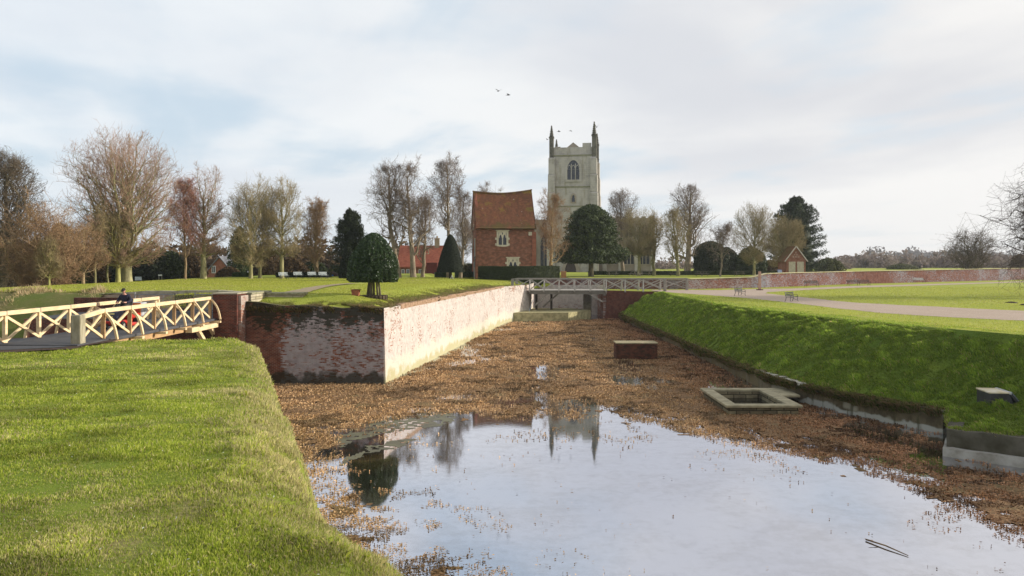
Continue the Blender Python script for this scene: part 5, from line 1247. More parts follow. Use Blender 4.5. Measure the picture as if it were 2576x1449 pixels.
# local frame: faces -Y
N = [(0, .08, 1.12, .15), (0, .07, 1.32, .145), (0, .03, 1.5, .15), (0, -.02, 1.63, .06), (0, -.06, 1.70, .055)]; E = [(0, 1), (1, 2), (2, 3), (3, 4)]
for s in (-1, 1):
    b = len(N); N += [(s*.17, .03, 1.54, .065), (s*.29, -.02, 1.32, .05), (s*.20, -.30, 1.24, .038), (s*.17, -.39, 1.25, .034, .02)]; E += [(2, b), (b, b+1), (b+1, b+2), (b+2, b+3)]
    for j in range(4):
        q = len(N); N += [(s*(.13+.022*j), -.45, 1.27, .010), (s*(.13+.022*j), -.475-.004*(j % 2), 1.245, .009), (s*(.13+.022*j), -.465, 1.215+.005*j, .008)]; E += [(b+3, q), (q, q+1), (q+1, q+2)]
    q = len(N); N += [(s*.125, -.40, 1.28, .011), (s*.115, -.44, 1.275, .009)]; E += [(b+3, q), (q, q+1)]
    b = len(N); N += [(s*.11, .02, 1.10, .09), (s*.2, -.40, 1.10, .07), (s*.2, -.50, .72, .05), (s*.2, -.56, .60, .045), (s*.2, -.72, .58, .04)]; E += [(0, b), (b, b+1), (b+1, b+2), (b+2, b+3), (b+3, b+4)]
SKINM = plain('skin', (.55, .30, .22), (.45, .23, .17), .55, 4, .3)
vs, fs = skin_mesh(N, E, 1)
m = MB(); m.add(vs, fs)
# head with brow, nose, chin, ears
nl, na = 12, 16; hc = Vector((0, -.10, 1.80))
hv = []
for i in range(nl+1):
    ph = PI*i/nl
    for k in range(na):
        a = 2*PI*k/na; x = math.sin(ph)*math.cos(a); y = math.sin(ph)*math.sin(a); z = math.cos(ph)
        wdt = .077*(1-.18*max(0, -z)); dep = .096*(1-.10*max(0, -z)*(y > 0)); px, py, pz = x*wdt, y*dep, z*.118
        if y < -.6 and abs(x) < .35: 
            if -.45 < z < .15: py -= .018*(1-abs(x)/.35)*(1 if z < -.1 else .5)
            if -.15 < z < .2 and abs(x) > .2: py += .008
        hv.append((px, py*1.0, pz))
tilt = Matrix.Rotation(.38, 3, 'X')
hv = [tuple(hc+tilt @ Vector(v)) for v in hv]
m.add(hv, [(i*na+k, (i+1)*na+k, (i+1)*na+(k+1) % na, i*na+(k+1) % na) for i in range(nl) for k in range(na)])
for s in (-1, 1): m.tube([tuple(hc+tilt @ Vector((s*.076, .0, -.03))), tuple(hc+tilt @ Vector((s*.09, .01, .0))), tuple(hc+tilt @ Vector((s*.08, .01, .03)))], [.012, .018, .012], 6)
m.build('body', SKINM, pe, smooth=True)
m = MB(); 
for s in (-1, 1): m.tube([tuple(hc+tilt @ Vector((s*.03-.012, -.083, .01))), tuple(hc+tilt @ Vector((s*.03+.012, -.083, .01)))], .007, 6)
m.build('eyes', plain('eye_dark', (.03, .02, .02), None, .3), pe)
J = [(0, .08, 1.16, .20), (0, .07, 1.34, .185), (0, .03, 1.50, .18), (0, -.01, 1.61, .09)]; JE = [(0, 1), (1, 2), (2, 3)]
for s in (-1, 1):
    b = len(J); J += [(s*.19, .03, 1.53, .095), (s*.31, -.02, 1.31, .082), (s*.21, -.28, 1.235, .06)]; JE += [(2, b), (b, b+1), (b+1, b+2)]
vs, fs = skin_mesh(J, JE, 2); m = MB(); m.add(vs, fs); m.build('jacket', plain('dark_jacket', (.025, .025, .045), (.015, .015, .025), .8, 6, .2), pe, smooth=True)
T_ = [(0, .08, 1.10, .17)]; TE = []
for s in (-1, 1):
    b = len(T_); T_ += [(s*.11, .0, 1.09, .115), (s*.2, -.41, 1.10, .092), (s*.2, -.50, .74, .072)]; TE += [(0, b), (b, b+1), (b+1, b+2)]
vs, fs = skin_mesh(T_, TE, 2); m = MB(); m.add(vs, fs); m.build('trousers', plain('dark_trousers', (.03, .03, .03), (.02, .02, .02), .85, 6, .2), pe, smooth=True)
for s in (-1, 1): m = MB(); m.tube([(s*.2, -.50, .72), (s*.2, -.53, .6), (s*.2, -.58, .54), (s*.2, -.74, .52), (s*.2, -.80, .52)], [.07, .06, .06, .055, .03], 10); m.build('boot', plain('boot', (.03, .022, .018), None, .6), pe, smooth=True)
cv = []; 
for i in range(6):
    ph = PI/2*i/5
    for k in range(16):
        a = 2*PI*k/16; r = .097*math.sin(ph) if i else .001; cv.append(tuple(hc+tilt @ Vector((r*math.cos(a), r*math.sin(a)*1.18+.005, .045+.085*math.cos(ph)))))
m = MB(); m.add(cv, [(i*16+k, (i+1)*16+k, (i+1)*16+(k+1) % 16, i*16+(k+1) % 16) for i in range(5) for k in range(16)]+[tuple(range(80, 96))])
pk = [(math.cos(a), math.sin(a)) for a in np.linspace(PI*1.08, PI*1.92, 9)]
m.add([tuple(hc+tilt @ Vector((x*.09, y*.10-.02, .05))) for x, y in pk]+[tuple(hc+tilt @ Vector((x*.088, y*.10-.075, .028))) for x, y in pk], [(i, i+1, i+10, i+9) for i in range(8)])
m.build('flat_cap', plain('tweed_cap', (.05, .045, .035), (.03, .03, .025), .9, 30, .1), pe, smooth=True)
# ================================================================== trees
def spawn(P, R, per, t0, t1, a0, a1, lenf, K, curl, wig, env, rs, rfac=.6, lmin=.3, envf=1.0, lmax=99, rmin=.01, upb=0.0):
    N, K0, _ = P.shape; M = N*per
    par = np.repeat(np.arange(N), per); t = (np.tile(np.arange(per), N)+rs.rand(M))/per; t = t0+(t1-t0)*t
    f = t*(K0-1); i = np.minimum(f.astype(int), K0-2); fr = (f-i)[:, None]
    p = P[par, i]*(1-fr)+P[par, i+1]*fr; T = nrm(P[par, i+1]-P[par, i]); r = R[par, i]*(1-fr[:, 0])+R[par, i+1]*fr[:, 0]
    plen = np.linalg.norm(np.diff(P, axis=1), axis=2).sum(1)[par]
    a = a0+(a1-a0)*rs.rand(M); q = nrm(np.cross(T, rs.normal(size=(M, 3))))
    d = nrm(T*np.cos(a)[:, None]+q*np.sin(a)[:, None]+np.array([0, 0, upb]))
    L = np.clip(lenf*plen*(1.15-.6*t)*(.7+.6*rs.rand(M)), lmin, lmax)
    return grow(p, d, L, r*rfac, K, curl, wig, env, rs, envf, rmin)
def grow(p, d, L, r, K, curl, wig, env, rs, envf=1.0, rmin=.01):
    M = len(p)
    if env is not None:
        c, rad = env
        o = (p-c)/rad; v = d/rad; A = (v*v).sum(1); B = 2*(o*v).sum(1); C = (o*o).sum(1)-1
        disc = np.maximum(B*B-4*A*C, 0); h = (-B+np.sqrt(disc))/(2*A); h = np.where(C > 0, np.maximum(h, .35), h)
        L = np.minimum(L, np.maximum(h*envf*(.86+.22*rs.rand(M)), .25))
    s = np.linspace(0, 1, K)[None, :, None]
    w_ = np.cumsum(rs.normal(size=(M, K, 3))*wig/K, axis=1); w_[:, 0] = 0
    P = p[:, None]+d[:, None]*L[:, None, None]*s+w_*L[:, None, None]
    P[:, :, 2] += curl*L[:, None]*s[..., 0]**2
    R = np.maximum(r[:, None]*(1-.93*s[..., 0])+.004, rmin)
    return P, R
BARKS = {}
def tmats(key, trunk, twig):
    if key not in BARKS: BARKS[key] = (bark('bark_'+key, trunk, tuple(v*.5 for v in trunk)), bark('twigs_'+key, twig, tuple(v*.6 for v in twig), 1.0))
    return BARKS[key]
CLR = {'lime': ((.35, .32, .17), (.40, .26, .18)), 'olive': ((.33, .30, .15), (.38, .30, .16)), 'grey': ((.30, .24, .17), (.25, .19, .15)), 'red': ((.34, .24, .14), (.40, .20, .15)),
       'brown': ((.36, .27, .15), (.36, .23, .13)), 'dark': ((.17, .14, .09), (.17, .13, .09)), 'drkw': ((.08, .06, .05), (.10, .07, .06)), 'yellow': ((.48, .45, .16), (.32, .25, .13))}
def bare(label, Dx, Db, Dt, hw, Y, style='lime', clr='lime', seed=1, tr=None, group=None, fork=.18, hwl=None, name='bare_tree', dens=1.0, lean=0.0, bot=None, off=0.0, tw=1.0, zbase=None):
    rs = np.random.RandomState(seed); k = F/Y
    x0, _, zb = PX(Dx, Db, Y); 
    if zbase is not None: zb = zbase
    H = (EYE-(Dt-HZ)/k)-zb; W = hw/k; tr = tr or H*.022
    o = thing(name, (x0, Y, zb), label, 'tree', group)
    mt, mw_ = tmats(clr, *CLR[clr]); mid = []
    if style in ('lime', 'fan', 'round'):
        zc = H*(.56 if style == 'lime' else .52); hb = (bot if bot is not None else .10)*H; cz = (H+hb)/2; env = (np.array([off/k, 0, cz]), np.array([W, W*.9, (H-hb)/2*1.02]))
        fz = fork*H; trunk = np.array([[0, 0, -.4], [0, 0, fz*.5], [lean*.3, 0, fz], [lean*.6, .1, fz+.12*H], [lean+.12, 0, H*.5], [lean-.05, .1, H*.74]])[None]
        TR = np.array([[tr*1.3, tr*.95, tr*.86, tr*.62, tr*.34, .03]])
        n1 = int((38 if style != 'round' else 26)*dens**.5)
        el = np.linspace(.0, 1, n1); elev = np.radians(14+58*el**.8+rs.normal(size=n1)*6) if style == 'lime' else np.radians(20+50*el)
        az = np.arange(n1)*2.4+rs.rand(n1); hz_ = fz+H*(.38 if style == 'lime' else .2)*el**1.3
        d = np.stack([np.cos(az)*np.cos(elev), np.sin(az)*np.cos(elev), np.sin(elev)], 1)
        p = np.stack([np.interp(hz_, [fz, fz+.3*H], [lean*.3, lean]), np.zeros(n1), hz_], 1)
        L1 = grow(p, d, np.full(n1, 99.), tr*(.20+.26*rs.rand(n1))*(1-.4*el), 9, .06, .22, env, rs, .86, .014)
        lv = [L1, spawn(*L1, int(8*dens), .25, 1, .3, .7, .40, 5, .08, .4, env, rs, .6, .6, .97, upb=.2, rmin=.012)]
        lv.append(spawn(*lv[1], 5, .2, 1, .4, .9, .55, 4, .10, .6, env, rs, .6, .5, upb=.2, rmin=.011*tw))
        lv.append(spawn(*lv[2], 3, .2, 1, .4, .9, .65, 3, .08, .6, env, rs, .7, .5, upb=.15, rmin=.008*tw))
        L0b = spawn(*L1, int(5*dens), .15, .95, .5, 1.2, .16, 3, .05, .6, env, rs, .25, .5, rmin=.010*tw)
        thick = [lv[0], lv[1]]; thin = [lv[2], lv[3], L0b]
        trk = (trunk, TR)
    elif style == 'tall':
        hb = (bot if bot is not None else .3)*H; env = (np.array([off/k, 0, (H+hb)/2]), np.array([W, W, (H-hb)/2*1.02]))
        nt_ = 10; zt = np.linspace(-.4/H, .93, nt_)*H; wob = np.cumsum(rs.normal(size=(nt_, 2))*.12, 0); wob[0] = 0; wob[1] *= .3
        trunk = np.stack([wob[:, 0]+lean*np.linspace(0, 1, nt_), wob[:, 1], zt], 1)[None]; TR = (tr*np.array([1.25]+list(np.linspace(.95, .18, nt_-1))))[None]
        L1 = spawn(trunk, TR, int(20*dens), fork, .98, .5, .95, .34, 8, .22, .55, env, rs, .48, 1.0, .95, upb=.35, rmin=.02)
        lv = [L1, spawn(*L1, 7, .25, 1, .4, .95, .45, 5, .10, .7, env, rs, .55, upb=.15, rmin=.014)]
        lv.append(spawn(*lv[1], 6, .2, 1, .4, 1.0, .55, 4, .08, .8, env, rs, .6, .4, upb=.1, rmin=.011*tw)); lv.append(spawn(*lv[2], 3, .2, 1, .4, 1., .6, 3, .05, .8, env, rs, .7, .4, rmin=.008*tw))
        thick = [lv[0], lv[1]]; thin = [lv[2], lv[3]]; trk = (trunk, TR)
    else:      # shrub: many stems from the ground
        env = (np.array([off/k, 0, H*.5]), np.array([W, W*.8, H*.55]))
        n1 = int(16*dens); az = np.arange(n1)*2.4; elev = np.radians(25+60*rs.rand(n1)); d = np.stack([np.cos(az)*np.cos(elev), np.sin(az)*np.cos(elev), np.sin(elev)], 1)
        L1 = grow(np.c_[rs.normal(size=(n1, 2))*W*.12, np.full(n1, -.1)], d, np.full(n1, 99.), np.full(n1, tr*.4), 7, .1, .5, env, rs, .9, .02)
        lv = [L1, spawn(*L1, 8, .1, 1, .4, 1.0, .45, 5, .08, .8, env, rs, .5, upb=.1, rmin=.016)]
        lv.append(spawn(*lv[1], 7, .1, 1, .4, 1.1, .6, 4, .05, .9, env, rs, .6, .5, rmin=.013*tw)); lv.append(spawn(*lv[2], 4, .1, 1, .4, 1.1, .7, 3, .05, .9, env, rs, .7, .5, rmin=.011*tw))
        thick = [lv[1]]; thin = [lv[2], lv[3]]; trk = lv[0]
    V, Q = tubes(*trk, 9)
    parts = [(V, Q)]
    for i, (Pp, Rr) in enumerate(thick): parts.append(tubes(Pp, Rr, 5 if i == 0 else 4))
    def cat(ps):
        vs, qs, b = [], [], 0
        for v, q in ps: vs.append(v); qs.append(q+b); b += len(v)
        return np.concatenate(vs), np.concatenate(qs)
    V, Q = cat(parts); npmesh('trunk', V, Q, mt, o, smooth=True)
    V, Q = cat([tubes(Pp, Rr, 3) for Pp, Rr in thin]); npmesh('crown', V, Q, mw_, o)
    return o
LG = 'bare lime trees across the left lawn'
bare('huge domed bare lime tree with reddish twig tips, largest tree of all', 318, 718, 333, 162, 88, 'lime', 'lime', 11, tr=.62, group=LG, fork=.12, dens=1.35, bot=.1, off=-22)
bare('slimmer bare lime standing between the red-twigged tree and the brick gable', 512, 706, 404, 62, 98, 'lime', 'lime', 12, tr=.36, group=LG, fork=.2, dens=.9, bot=.12)
bare('broad bare lime between the brick gable and the pale benches, stems fanning from low down', 631, 705, 434, 66, 100, 'lime', 'olive', 13, tr=.26, group=LG, fork=.12, dens=1.15, bot=.06)
bare('leaning dark second stem just right of the broad lime', 654, 704, 455, 46, 103, 'lime', 'olive', 14, tr=.22, group=LG, fork=.2, dens=.7, lean=.5, off=8)
bare('bare lime behind the first pale bench, straight olive trunk', 709, 704, 437, 58, 102, 'lime', 'olive', 15, tr=.27, group=LG, fork=.22, dens=.95, bot=.12)
bare('twisted smaller trunk leaning against the huge domed lime on its left', 297, 719, 520, 78, 86, 'lime', 'yellow', 16, tr=.26, fork=.22, dens=.8, bot=.15, off=-26)
bare('tall dark spreading tree cut off by the left edge of the photo', 6, 742, 388, 98, 80, 'tall', 'dark', 17, tr=.42, fork=.10, dens=1.9, bot=.0, zbase=3.0)
bare('rusty brown multi-stemmed bare tree in front of the far left trees', 108, 728, 528, 84, 76, 'shrub', 'brown', 18, tr=.20, dens=1.5, name='shrub_tree')
bare('yellow-green stemmed slim young tree inside the rusty thicket', 124, 727, 600, 30, 74, 'lime', 'yellow', 19, tr=.10, fork=.2, dens=.5)
bare('small bare tree with pinkish bark and a low fork left of the pole trunk', 209, 724, 560, 62, 82, 'round', 'brown', 20, tr=.18, fork=.22, dens=.9)
bare('straight pole-like trunk between the small pink-barked tree and the twisted trunk', 239, 722, 540, 34, 84, 'tall', 'olive', 21, tr=.14, fork=.4, dens=.7)
bare('thinner second pole-like trunk close left of the twisted trunk', 272, 720, 560, 30, 90, 'tall', 'olive', 22, tr=.11, fork=.45, dens=.6)
bare('slender red-twigged bare tree between the huge lime and the slimmer lime', 466, 709, 458, 44, 96, 'tall', 'red', 23, tr=.16, fork=.25, dens=1.2, bot=.15, tw=1.2)
bare('ivy-hung reddish tree left of the black-green cedar', 797, 698, 508, 36, 112, 'tall', 'brown', 24, tr=.34, fork=.12, dens=1.5, bot=.05, tw=1.2)
bare('tall crooked bare tree just right of the round holly', 1003, 702, 418, 66, 108, 'tall', 'grey', 25, tr=.42, fork=.25, dens=1.0, lean=-1.2, off=-18)
bare('tall bare tree standing in front of the red cottage roof', 1040, 703, 424, 52, 108, 'tall', 'grey', 26, tr=.40, fork=.2, dens=1.0, lean=-.8)
bare('shorter bare tree right of the one before the cottage roof', 1062, 702, 500, 40, 110, 'tall', 'grey', 27, tr=.28, fork=.2, dens=.9)
bare('tallest slender bare tree, rounded top above the dark clipped cone', 1128, 702, 400, 42, 112, 'tall', 'grey', 28, tr=.30, fork=.35, dens=1.1, bot=.42)
bare('bare tree between the clipped cone and the brick house', 1158, 700, 476, 32, 114, 'tall', 'grey', 29, tr=.26, fork=.3, dens=.9, bot=.2)
bare('thin pale-stemmed tree close to the left wall of the brick house', 1170, 700, 560, 24, 122, 'tall', 'olive', 30, tr=.16, fork=.2, dens=.8, bot=.1)
bare('bare tree top showing above the sagging roof ridge', 1229, 700, 460, 28, 150, 'tall', 'grey', 31, tr=.26, fork=.4, dens=.7, bot=.5)
bare('bare tree between the brick house and the church tower', 1383, 700, 488, 42, 122, 'tall', 'brown', 32, tr=.24, fork=.15, dens=1.2, bot=.05)
RG = 'bare trees right of the church tower'
bare('forked grey bare tree rising from behind the round evergreen', 1567, 694, 482, 42, 150, 'tall', 'grey', 33, tr=.40, fork=.3, dens=1.0, bot=.3, group=RG)
bare('round-headed olive bare tree in front of the church aisle', 1608, 692, 500, 48, 138, 'round', 'olive', 34, tr=.30, fork=.22, dens=1.3, bot=.2, group=RG)
bare('small leaning ivy-clad tree at the right end of the church', 1645, 690, 550, 36, 140, 'tall', 'olive', 35, tr=.30, fork=.15, dens=.9, lean=1.2, bot=.1, group=RG)
bare('small dark knobbly tree in front of the tall thick-trunked tree', 1706, 691, 528, 40, 136, 'tall', 'olive', 36, tr=.30, fork=.18, dens=1.1, bot=.12, group=RG)
bare('tall thick-trunked bare tree with wide crown right of the church', 1729, 690, 468, 56, 150, 'tall', 'grey', 37, tr=.62, fork=.2, dens=1.3, bot=.1, group=RG)
bare('slim pale-trunked tree before the rounded yew', 1812, 692, 568, 40, 132, 'tall', 'grey', 38, tr=.16, fork=.25, dens=.8, bot=.15, group=RG)
bare('fan-shaped bare lime with yellow-green stems left of the brick shed', 1897, 687, 506, 52, 142, 'lime', 'olive', 39, tr=.24, fork=.12, dens=1.2, bot=.1, group=RG)
bare('brown bare tree spreading in front of the big conifer', 1972, 688, 540, 56, 136, 'lime', 'olive', 40, tr=.22, fork=.1, dens=1.2, bot=.05, group=RG)
bare('wind-shaped flat-topped tree alone beyond the right garden wall', 2442, 677, 587, 64, 172, 'shrub', 'dark', 41, tr=.45, dens=.8, tw=1.1)
# big drooping tree whose trunk stands outside the right edge
rs = np.random.RandomState(77); Yt = 84.0; x0 = PX(2668, 740, Yt)[0]
tt = thing('bare_tree', (x0, Yt, RZ), 'dark bare tree reaching drooping crooked branches in from the right edge of the photo', 'tree')
trunk = np.array([[0, 0, -.3], [0, 0, 2], [-.2, 0, 4], [0, .2, 7], [.2, 0, 10.5]])[None]; TRR = np.array([[.5, .42, .36, .25, .08]])
L1 = spawn(trunk, TRR, 16, .35, 1, .7, 1.3, .62, 10, -.02, .95, None, rs, .55, 3.5, upb=.1, lmax=8.2, rmin=.05)
L2 = spawn(*L1, 9, .25, 1, .5, 1.1, .36, 6, -.12, .9, None, rs, .55, .8, lmax=3.4, rmin=.03); L3 = spawn(*L2, 6, .2, 1, .5, 1.1, .5, 4, -.12, .9, None, rs, .6, .4, rmin=.012); L4 = spawn(*L3, 4, .2, 1, .5, 1., .6, 3, -.1, .9, None, rs, .7, .3, rmin=.008)
mt, mw_ = tmats('drkw', *CLR['drkw'])
vs, qs, b = [], [], 0
for (Pp, Rr, sd_) in ((trunk, TRR, 10), (*L1, 6), (*L2, 4)): v, q = tubes(Pp, Rr, sd_); vs.append(v); qs.append(q+b); b += len(v)
npmesh('trunk', np.concatenate(vs), np.concatenate(qs), mt, tt, smooth=True)
vs, qs, b = [], [], 0
for (Pp, Rr) in (L3, L4): v, q = tubes(Pp, Rr, 3); vs.append(v); qs.append(q+b); b += len(v)
npmesh('crown', np.concatenate(vs), np.concatenate(qs), mw_, tt)

# ------------------------------------------------------------------ evergreens
LM_OAK = leafmat('leaf_holm_oak', (.025, .04, .012), (.085, .11, .03), .6, .25, .15)
LM_HOL = leafmat('leaf_holly', (.018, .04, .012), (.06, .10, .022), .3, .5, .08)
LM_YEW = leafmat('leaf_yew', (.010, .014, .007), (.024, .034, .012), .7, .2, .05)
LM_CON = leafmat('leaf_conifer', (.022, .034, .015), (.055, .07, .026), .7, .2, .08)
LM_BRN = leafmat('leaf_brown', (.07, .045, .025), (.15, .10, .05), .8, .1, .15)
LM_OLV = leafmat('leaf_olive', (.06, .065, .02), (.14, .14, .05), .7, .2, .2)
LM_HED = leafmat('leaf_hedge', (.025, .035, .012), (.07, .085, .03), .7, .2, .08)
LM_BOX = leafmat('leaf_box', (.022, .04, .010), (.06, .09, .02), .6, .3, .1)
TK = bark('evergreen_trunk', (.22, .19, .12), (.10, .085, .055)); TKD = bark('dark_trunk', (.07, .055, .04), (.03, .025, .02))
def profile_cloud(n, prof, H, z0, rs, shell=.25, lump=.12, ls=1.2, sq=1.0):
    """points near the surface of a crown whose radius against height is prof (t, r pairs)"""
    ts, rr = zip(*prof); t = rs.rand(n*2); r = np.interp(t, ts, rr); k = rs.rand(n*2)*max(rr) < r+.1*max(rr); t = t[k][:n]; r = r[k][:n]; n = len(t)
    a = rs.rand(n)*2*PI; z = z0+t*(H-z0)
    lum = 1+lump*2*(vnoise(a*2.2/ls*2, z/ls, 1.0, 3)-.5)+lump*(vnoise(a*5/ls*2, z*2.3/ls, 1.0, 7)-.5)
    q = 1-shell*rs.rand(n)**1.5
    P = np.stack([np.cos(a)*r*lum*q, np.sin(a)*r*lum*q*sq, z], 1)
    return P, np.stack([np.cos(a), np.sin(a), np.full(n, .35)], 1), q
def core(prof, H, z0, s, mat_, parent, lump=.1, sq=1.0, name='inner_crown'):
    m = MB(); n = 18; ts, rr = zip(*prof); vs = []; K = 14
    for i in range(K+1):
        t = i/K; r = float(np.interp(t, ts, rr))*s
        for k in range(n):
            a = 2*PI*k/n; l = 1+lump*2*(float(vnoise(a*2, t*4, 1, 2))-.5); vs.append((math.cos(a)*r*l, math.sin(a)*r*l*sq, z0+t*(H-z0)*(.97 if s < 1 else 1)))
    m.add(vs, [(i*n+k, i*n+(k+1) % n, (i+1)*n+(k+1) % n, (i+1)*n+k) for i in range(K) for k in range(n)]+[tuple(range(n))[::-1], tuple(range(K*n, K*n+n))])
    return m
def evergreen(name, label, Dx, Db, Dt, hw, Y, prof, lm, n, size, seed, trunks=((0, 0, .2),), z0=.12, shell=.3, lump=.12, ls=1.2, corem=None, tk=None, group=None, zbase=None, asp=.6, cscale=.8, cat='tree', jit=.8, nd=.6, sq=1.0, layers=0, droop=-.1):
    rs = np.random.RandomState(seed); k = F/Y; x0, _, zb = PX(Dx, Db, Y)
    if zbase is not None: zb = zbase
    H = (EYE-(Dt-HZ)/k)-zb; W = hw/k; prof = [(a, b*W) for a, b in prof]; zc = z0*H
    o = thing(name, (x0, Y, zb), label, cat, group)
    P, Nn, q = profile_cloud(n, prof, H, zc, rs, shell, lump, ls, sq)
    if layers:
        nb = layers; t = np.sort(rs.rand(nb)**.9); az = rs.rand(nb)*2*PI; tsx, rrx = zip(*prof); L = np.interp(t, tsx, rrx)*(.72+.5*rs.rand(nb)); kpt = n//nb
        f = rs.rand(nb, kpt)**.6; spread = .10+.22*f*(1-.5*f); w1 = rs.normal(size=(nb, kpt))*spread*L[:, None]*.5
        px_ = np.cos(az)[:, None]*L[:, None]*f-np.sin(az)[:, None]*w1; py_ = np.sin(az)[:, None]*L[:, None]*f+np.cos(az)[:, None]*w1
        pz_ = zc+t[:, None]*(H-zc)+droop*L[:, None]*f**2+rs.normal(size=(nb, kpt))*.10*(1+f)
        P = np.stack([px_, py_, np.maximum(pz_, .1)], -1).reshape(-1, 3); Nn = np.tile([0, 0, 1.], (len(P), 1))
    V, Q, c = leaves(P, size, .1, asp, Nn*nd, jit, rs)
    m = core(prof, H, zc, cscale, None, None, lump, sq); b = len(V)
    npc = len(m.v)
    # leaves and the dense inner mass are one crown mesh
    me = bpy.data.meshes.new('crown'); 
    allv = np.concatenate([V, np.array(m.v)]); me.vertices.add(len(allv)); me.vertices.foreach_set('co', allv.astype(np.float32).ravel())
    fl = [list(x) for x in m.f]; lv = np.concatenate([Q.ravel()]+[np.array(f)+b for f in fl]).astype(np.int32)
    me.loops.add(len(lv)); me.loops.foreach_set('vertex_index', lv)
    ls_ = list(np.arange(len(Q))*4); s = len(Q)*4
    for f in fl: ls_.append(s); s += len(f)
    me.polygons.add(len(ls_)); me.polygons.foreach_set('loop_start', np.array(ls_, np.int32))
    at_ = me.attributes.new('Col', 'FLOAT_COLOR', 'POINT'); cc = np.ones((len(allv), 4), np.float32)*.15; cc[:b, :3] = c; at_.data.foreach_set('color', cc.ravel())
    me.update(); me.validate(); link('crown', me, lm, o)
    for (tx, ty, tr) in trunks:
        m = MB(); m.tube([(tx*1.15, ty, -.3), (tx, ty, zc*.4), (tx*.8, ty*.8, zc*1.1), (tx*.3, ty*.3, zc+(H-zc)*.4)], [tr*1.25, tr, tr*.9, tr*.5], 10); m.build('trunk', tk or TK, o, smooth=True)
    return o
evergreen('holly_tree', 'glossy round-topped clipped holly with several bare stems on the lawn above the moat corner', 939, 741, 586, 63, 51.6, [(0, .88), (.08, 1), (.3, .95), (.5, .86), (.7, .68), (.85, .48), (.95, .28), (1, .08)], LM_HOL, 64000, .052, 51,
          trunks=((-.34, .1, .08), (-.13, -.12, .10), (.02, .1, .07), (.28, -.1, .07), (.40, .1, .06)), z0=.205, shell=.2, lump=.09, ls=.45, cscale=.82, asp=.75, jit=.9, nd=.5)
evergreen('holm_oak', 'large dark rounded evergreen tree in front of the church tower', 1487, 697, 515, 84, 130, [(0, .72), (.05, 1), (.2, .98), (.36, .80), (.5, .74), (.66, .68), (.80, .58), (.91, .40), (1, .12)], LM_OAK, 36000, .20, 52, trunks=((0, 0, .42),), z0=.19, shell=.5, lump=.26, ls=.8, cscale=.6)
evergreen('clipped_yew', 'smooth nearly black clipped cone of yew with a flat underside on the left lawn', 1133, 703, 590, 35, 105, [(0, .96), (.03, 1), (.25, .86), (.5, .66), (.7, .48), (.85, .34), (.95, .2), (1, .05)], LM_YEW, 22000, .07, 53, trunks=((0, 0, .22),), z0=.16, shell=.05, lump=.01, cscale=.97, tk=TKD, nd=1.2, jit=.6)
evergreen('cedar', 'dark layered conifer behind the round holly', 882, 700, 528, 52, 118, [(0, .85), (.2, 1), (.45, .88), (.65, .74), (.8, .56), (.92, .3), (1, .06)], LM_CON, 34000, .19, 54, trunks=((0, 0, .4),), z0=.06, cscale=.38, tk=TKD, asp=.35, layers=150, droop=.12)
evergreen('cypress', 'small dark green cone-shaped conifer between the cedar and the round holly', 876, 702, 610, 24, 92, [(0, .9), (.15, 1), (.5, .7), (.8, .36), (1, .03)], LM_YEW, 12000, .10, 55, z0=.03, shell=.2, lump=.08, cscale=.85, tk=TKD)
evergreen('yew_tree', 'broad dark domed yew behind the picnic tables', 1787, 688, 607, 45, 158, [(0, .9), (.2, 1), (.5, .95), (.75, .78), (.92, .5), (1, .1)], LM_CON, 16000, .22, 56, trunks=((0, 0, .4),), z0=.06, shell=.25, lump=.12, ls=2, cscale=.82, tk=TKD)
evergreen('yew_tree', 'lower dark yew touching the right side of the broad domed one', 1828, 688, 622, 30, 160, [(0, .9), (.3, 1), (.6, .92), (.85, .6), (1, .1)], LM_CON, 9000, .22, 57, trunks=((0, 0, .3),), z0=.05, shell=.25, lump=.12, ls=2, cscale=.82, tk=TKD)
evergreen('bay_tree', 'dense olive evergreen bush behind the fan-shaped lime', 1888, 688, 620, 38, 152, [(0, .95), (.3, 1), (.65, .85), (.88, .5), (1, .08)], LM_OAK, 9000, .22, 58, z0=.02, shell=.3, lump=.15, ls=2, cscale=.78)
evergreen('big_conifer', 'tall broad dark green conifer behind the brick shed', 2004, 690, 499, 66, 165, [(0, .90), (.15, 1), (.4, .96), (.6, .85), (.76, .68), (.88, .48), (.96, .27), (1, .1)], LM_CON, 46000, .26, 59, trunks=((0, 0, .5),), z0=.02, cscale=.6, tk=TKD, asp=.4, layers=330, droop=.15)

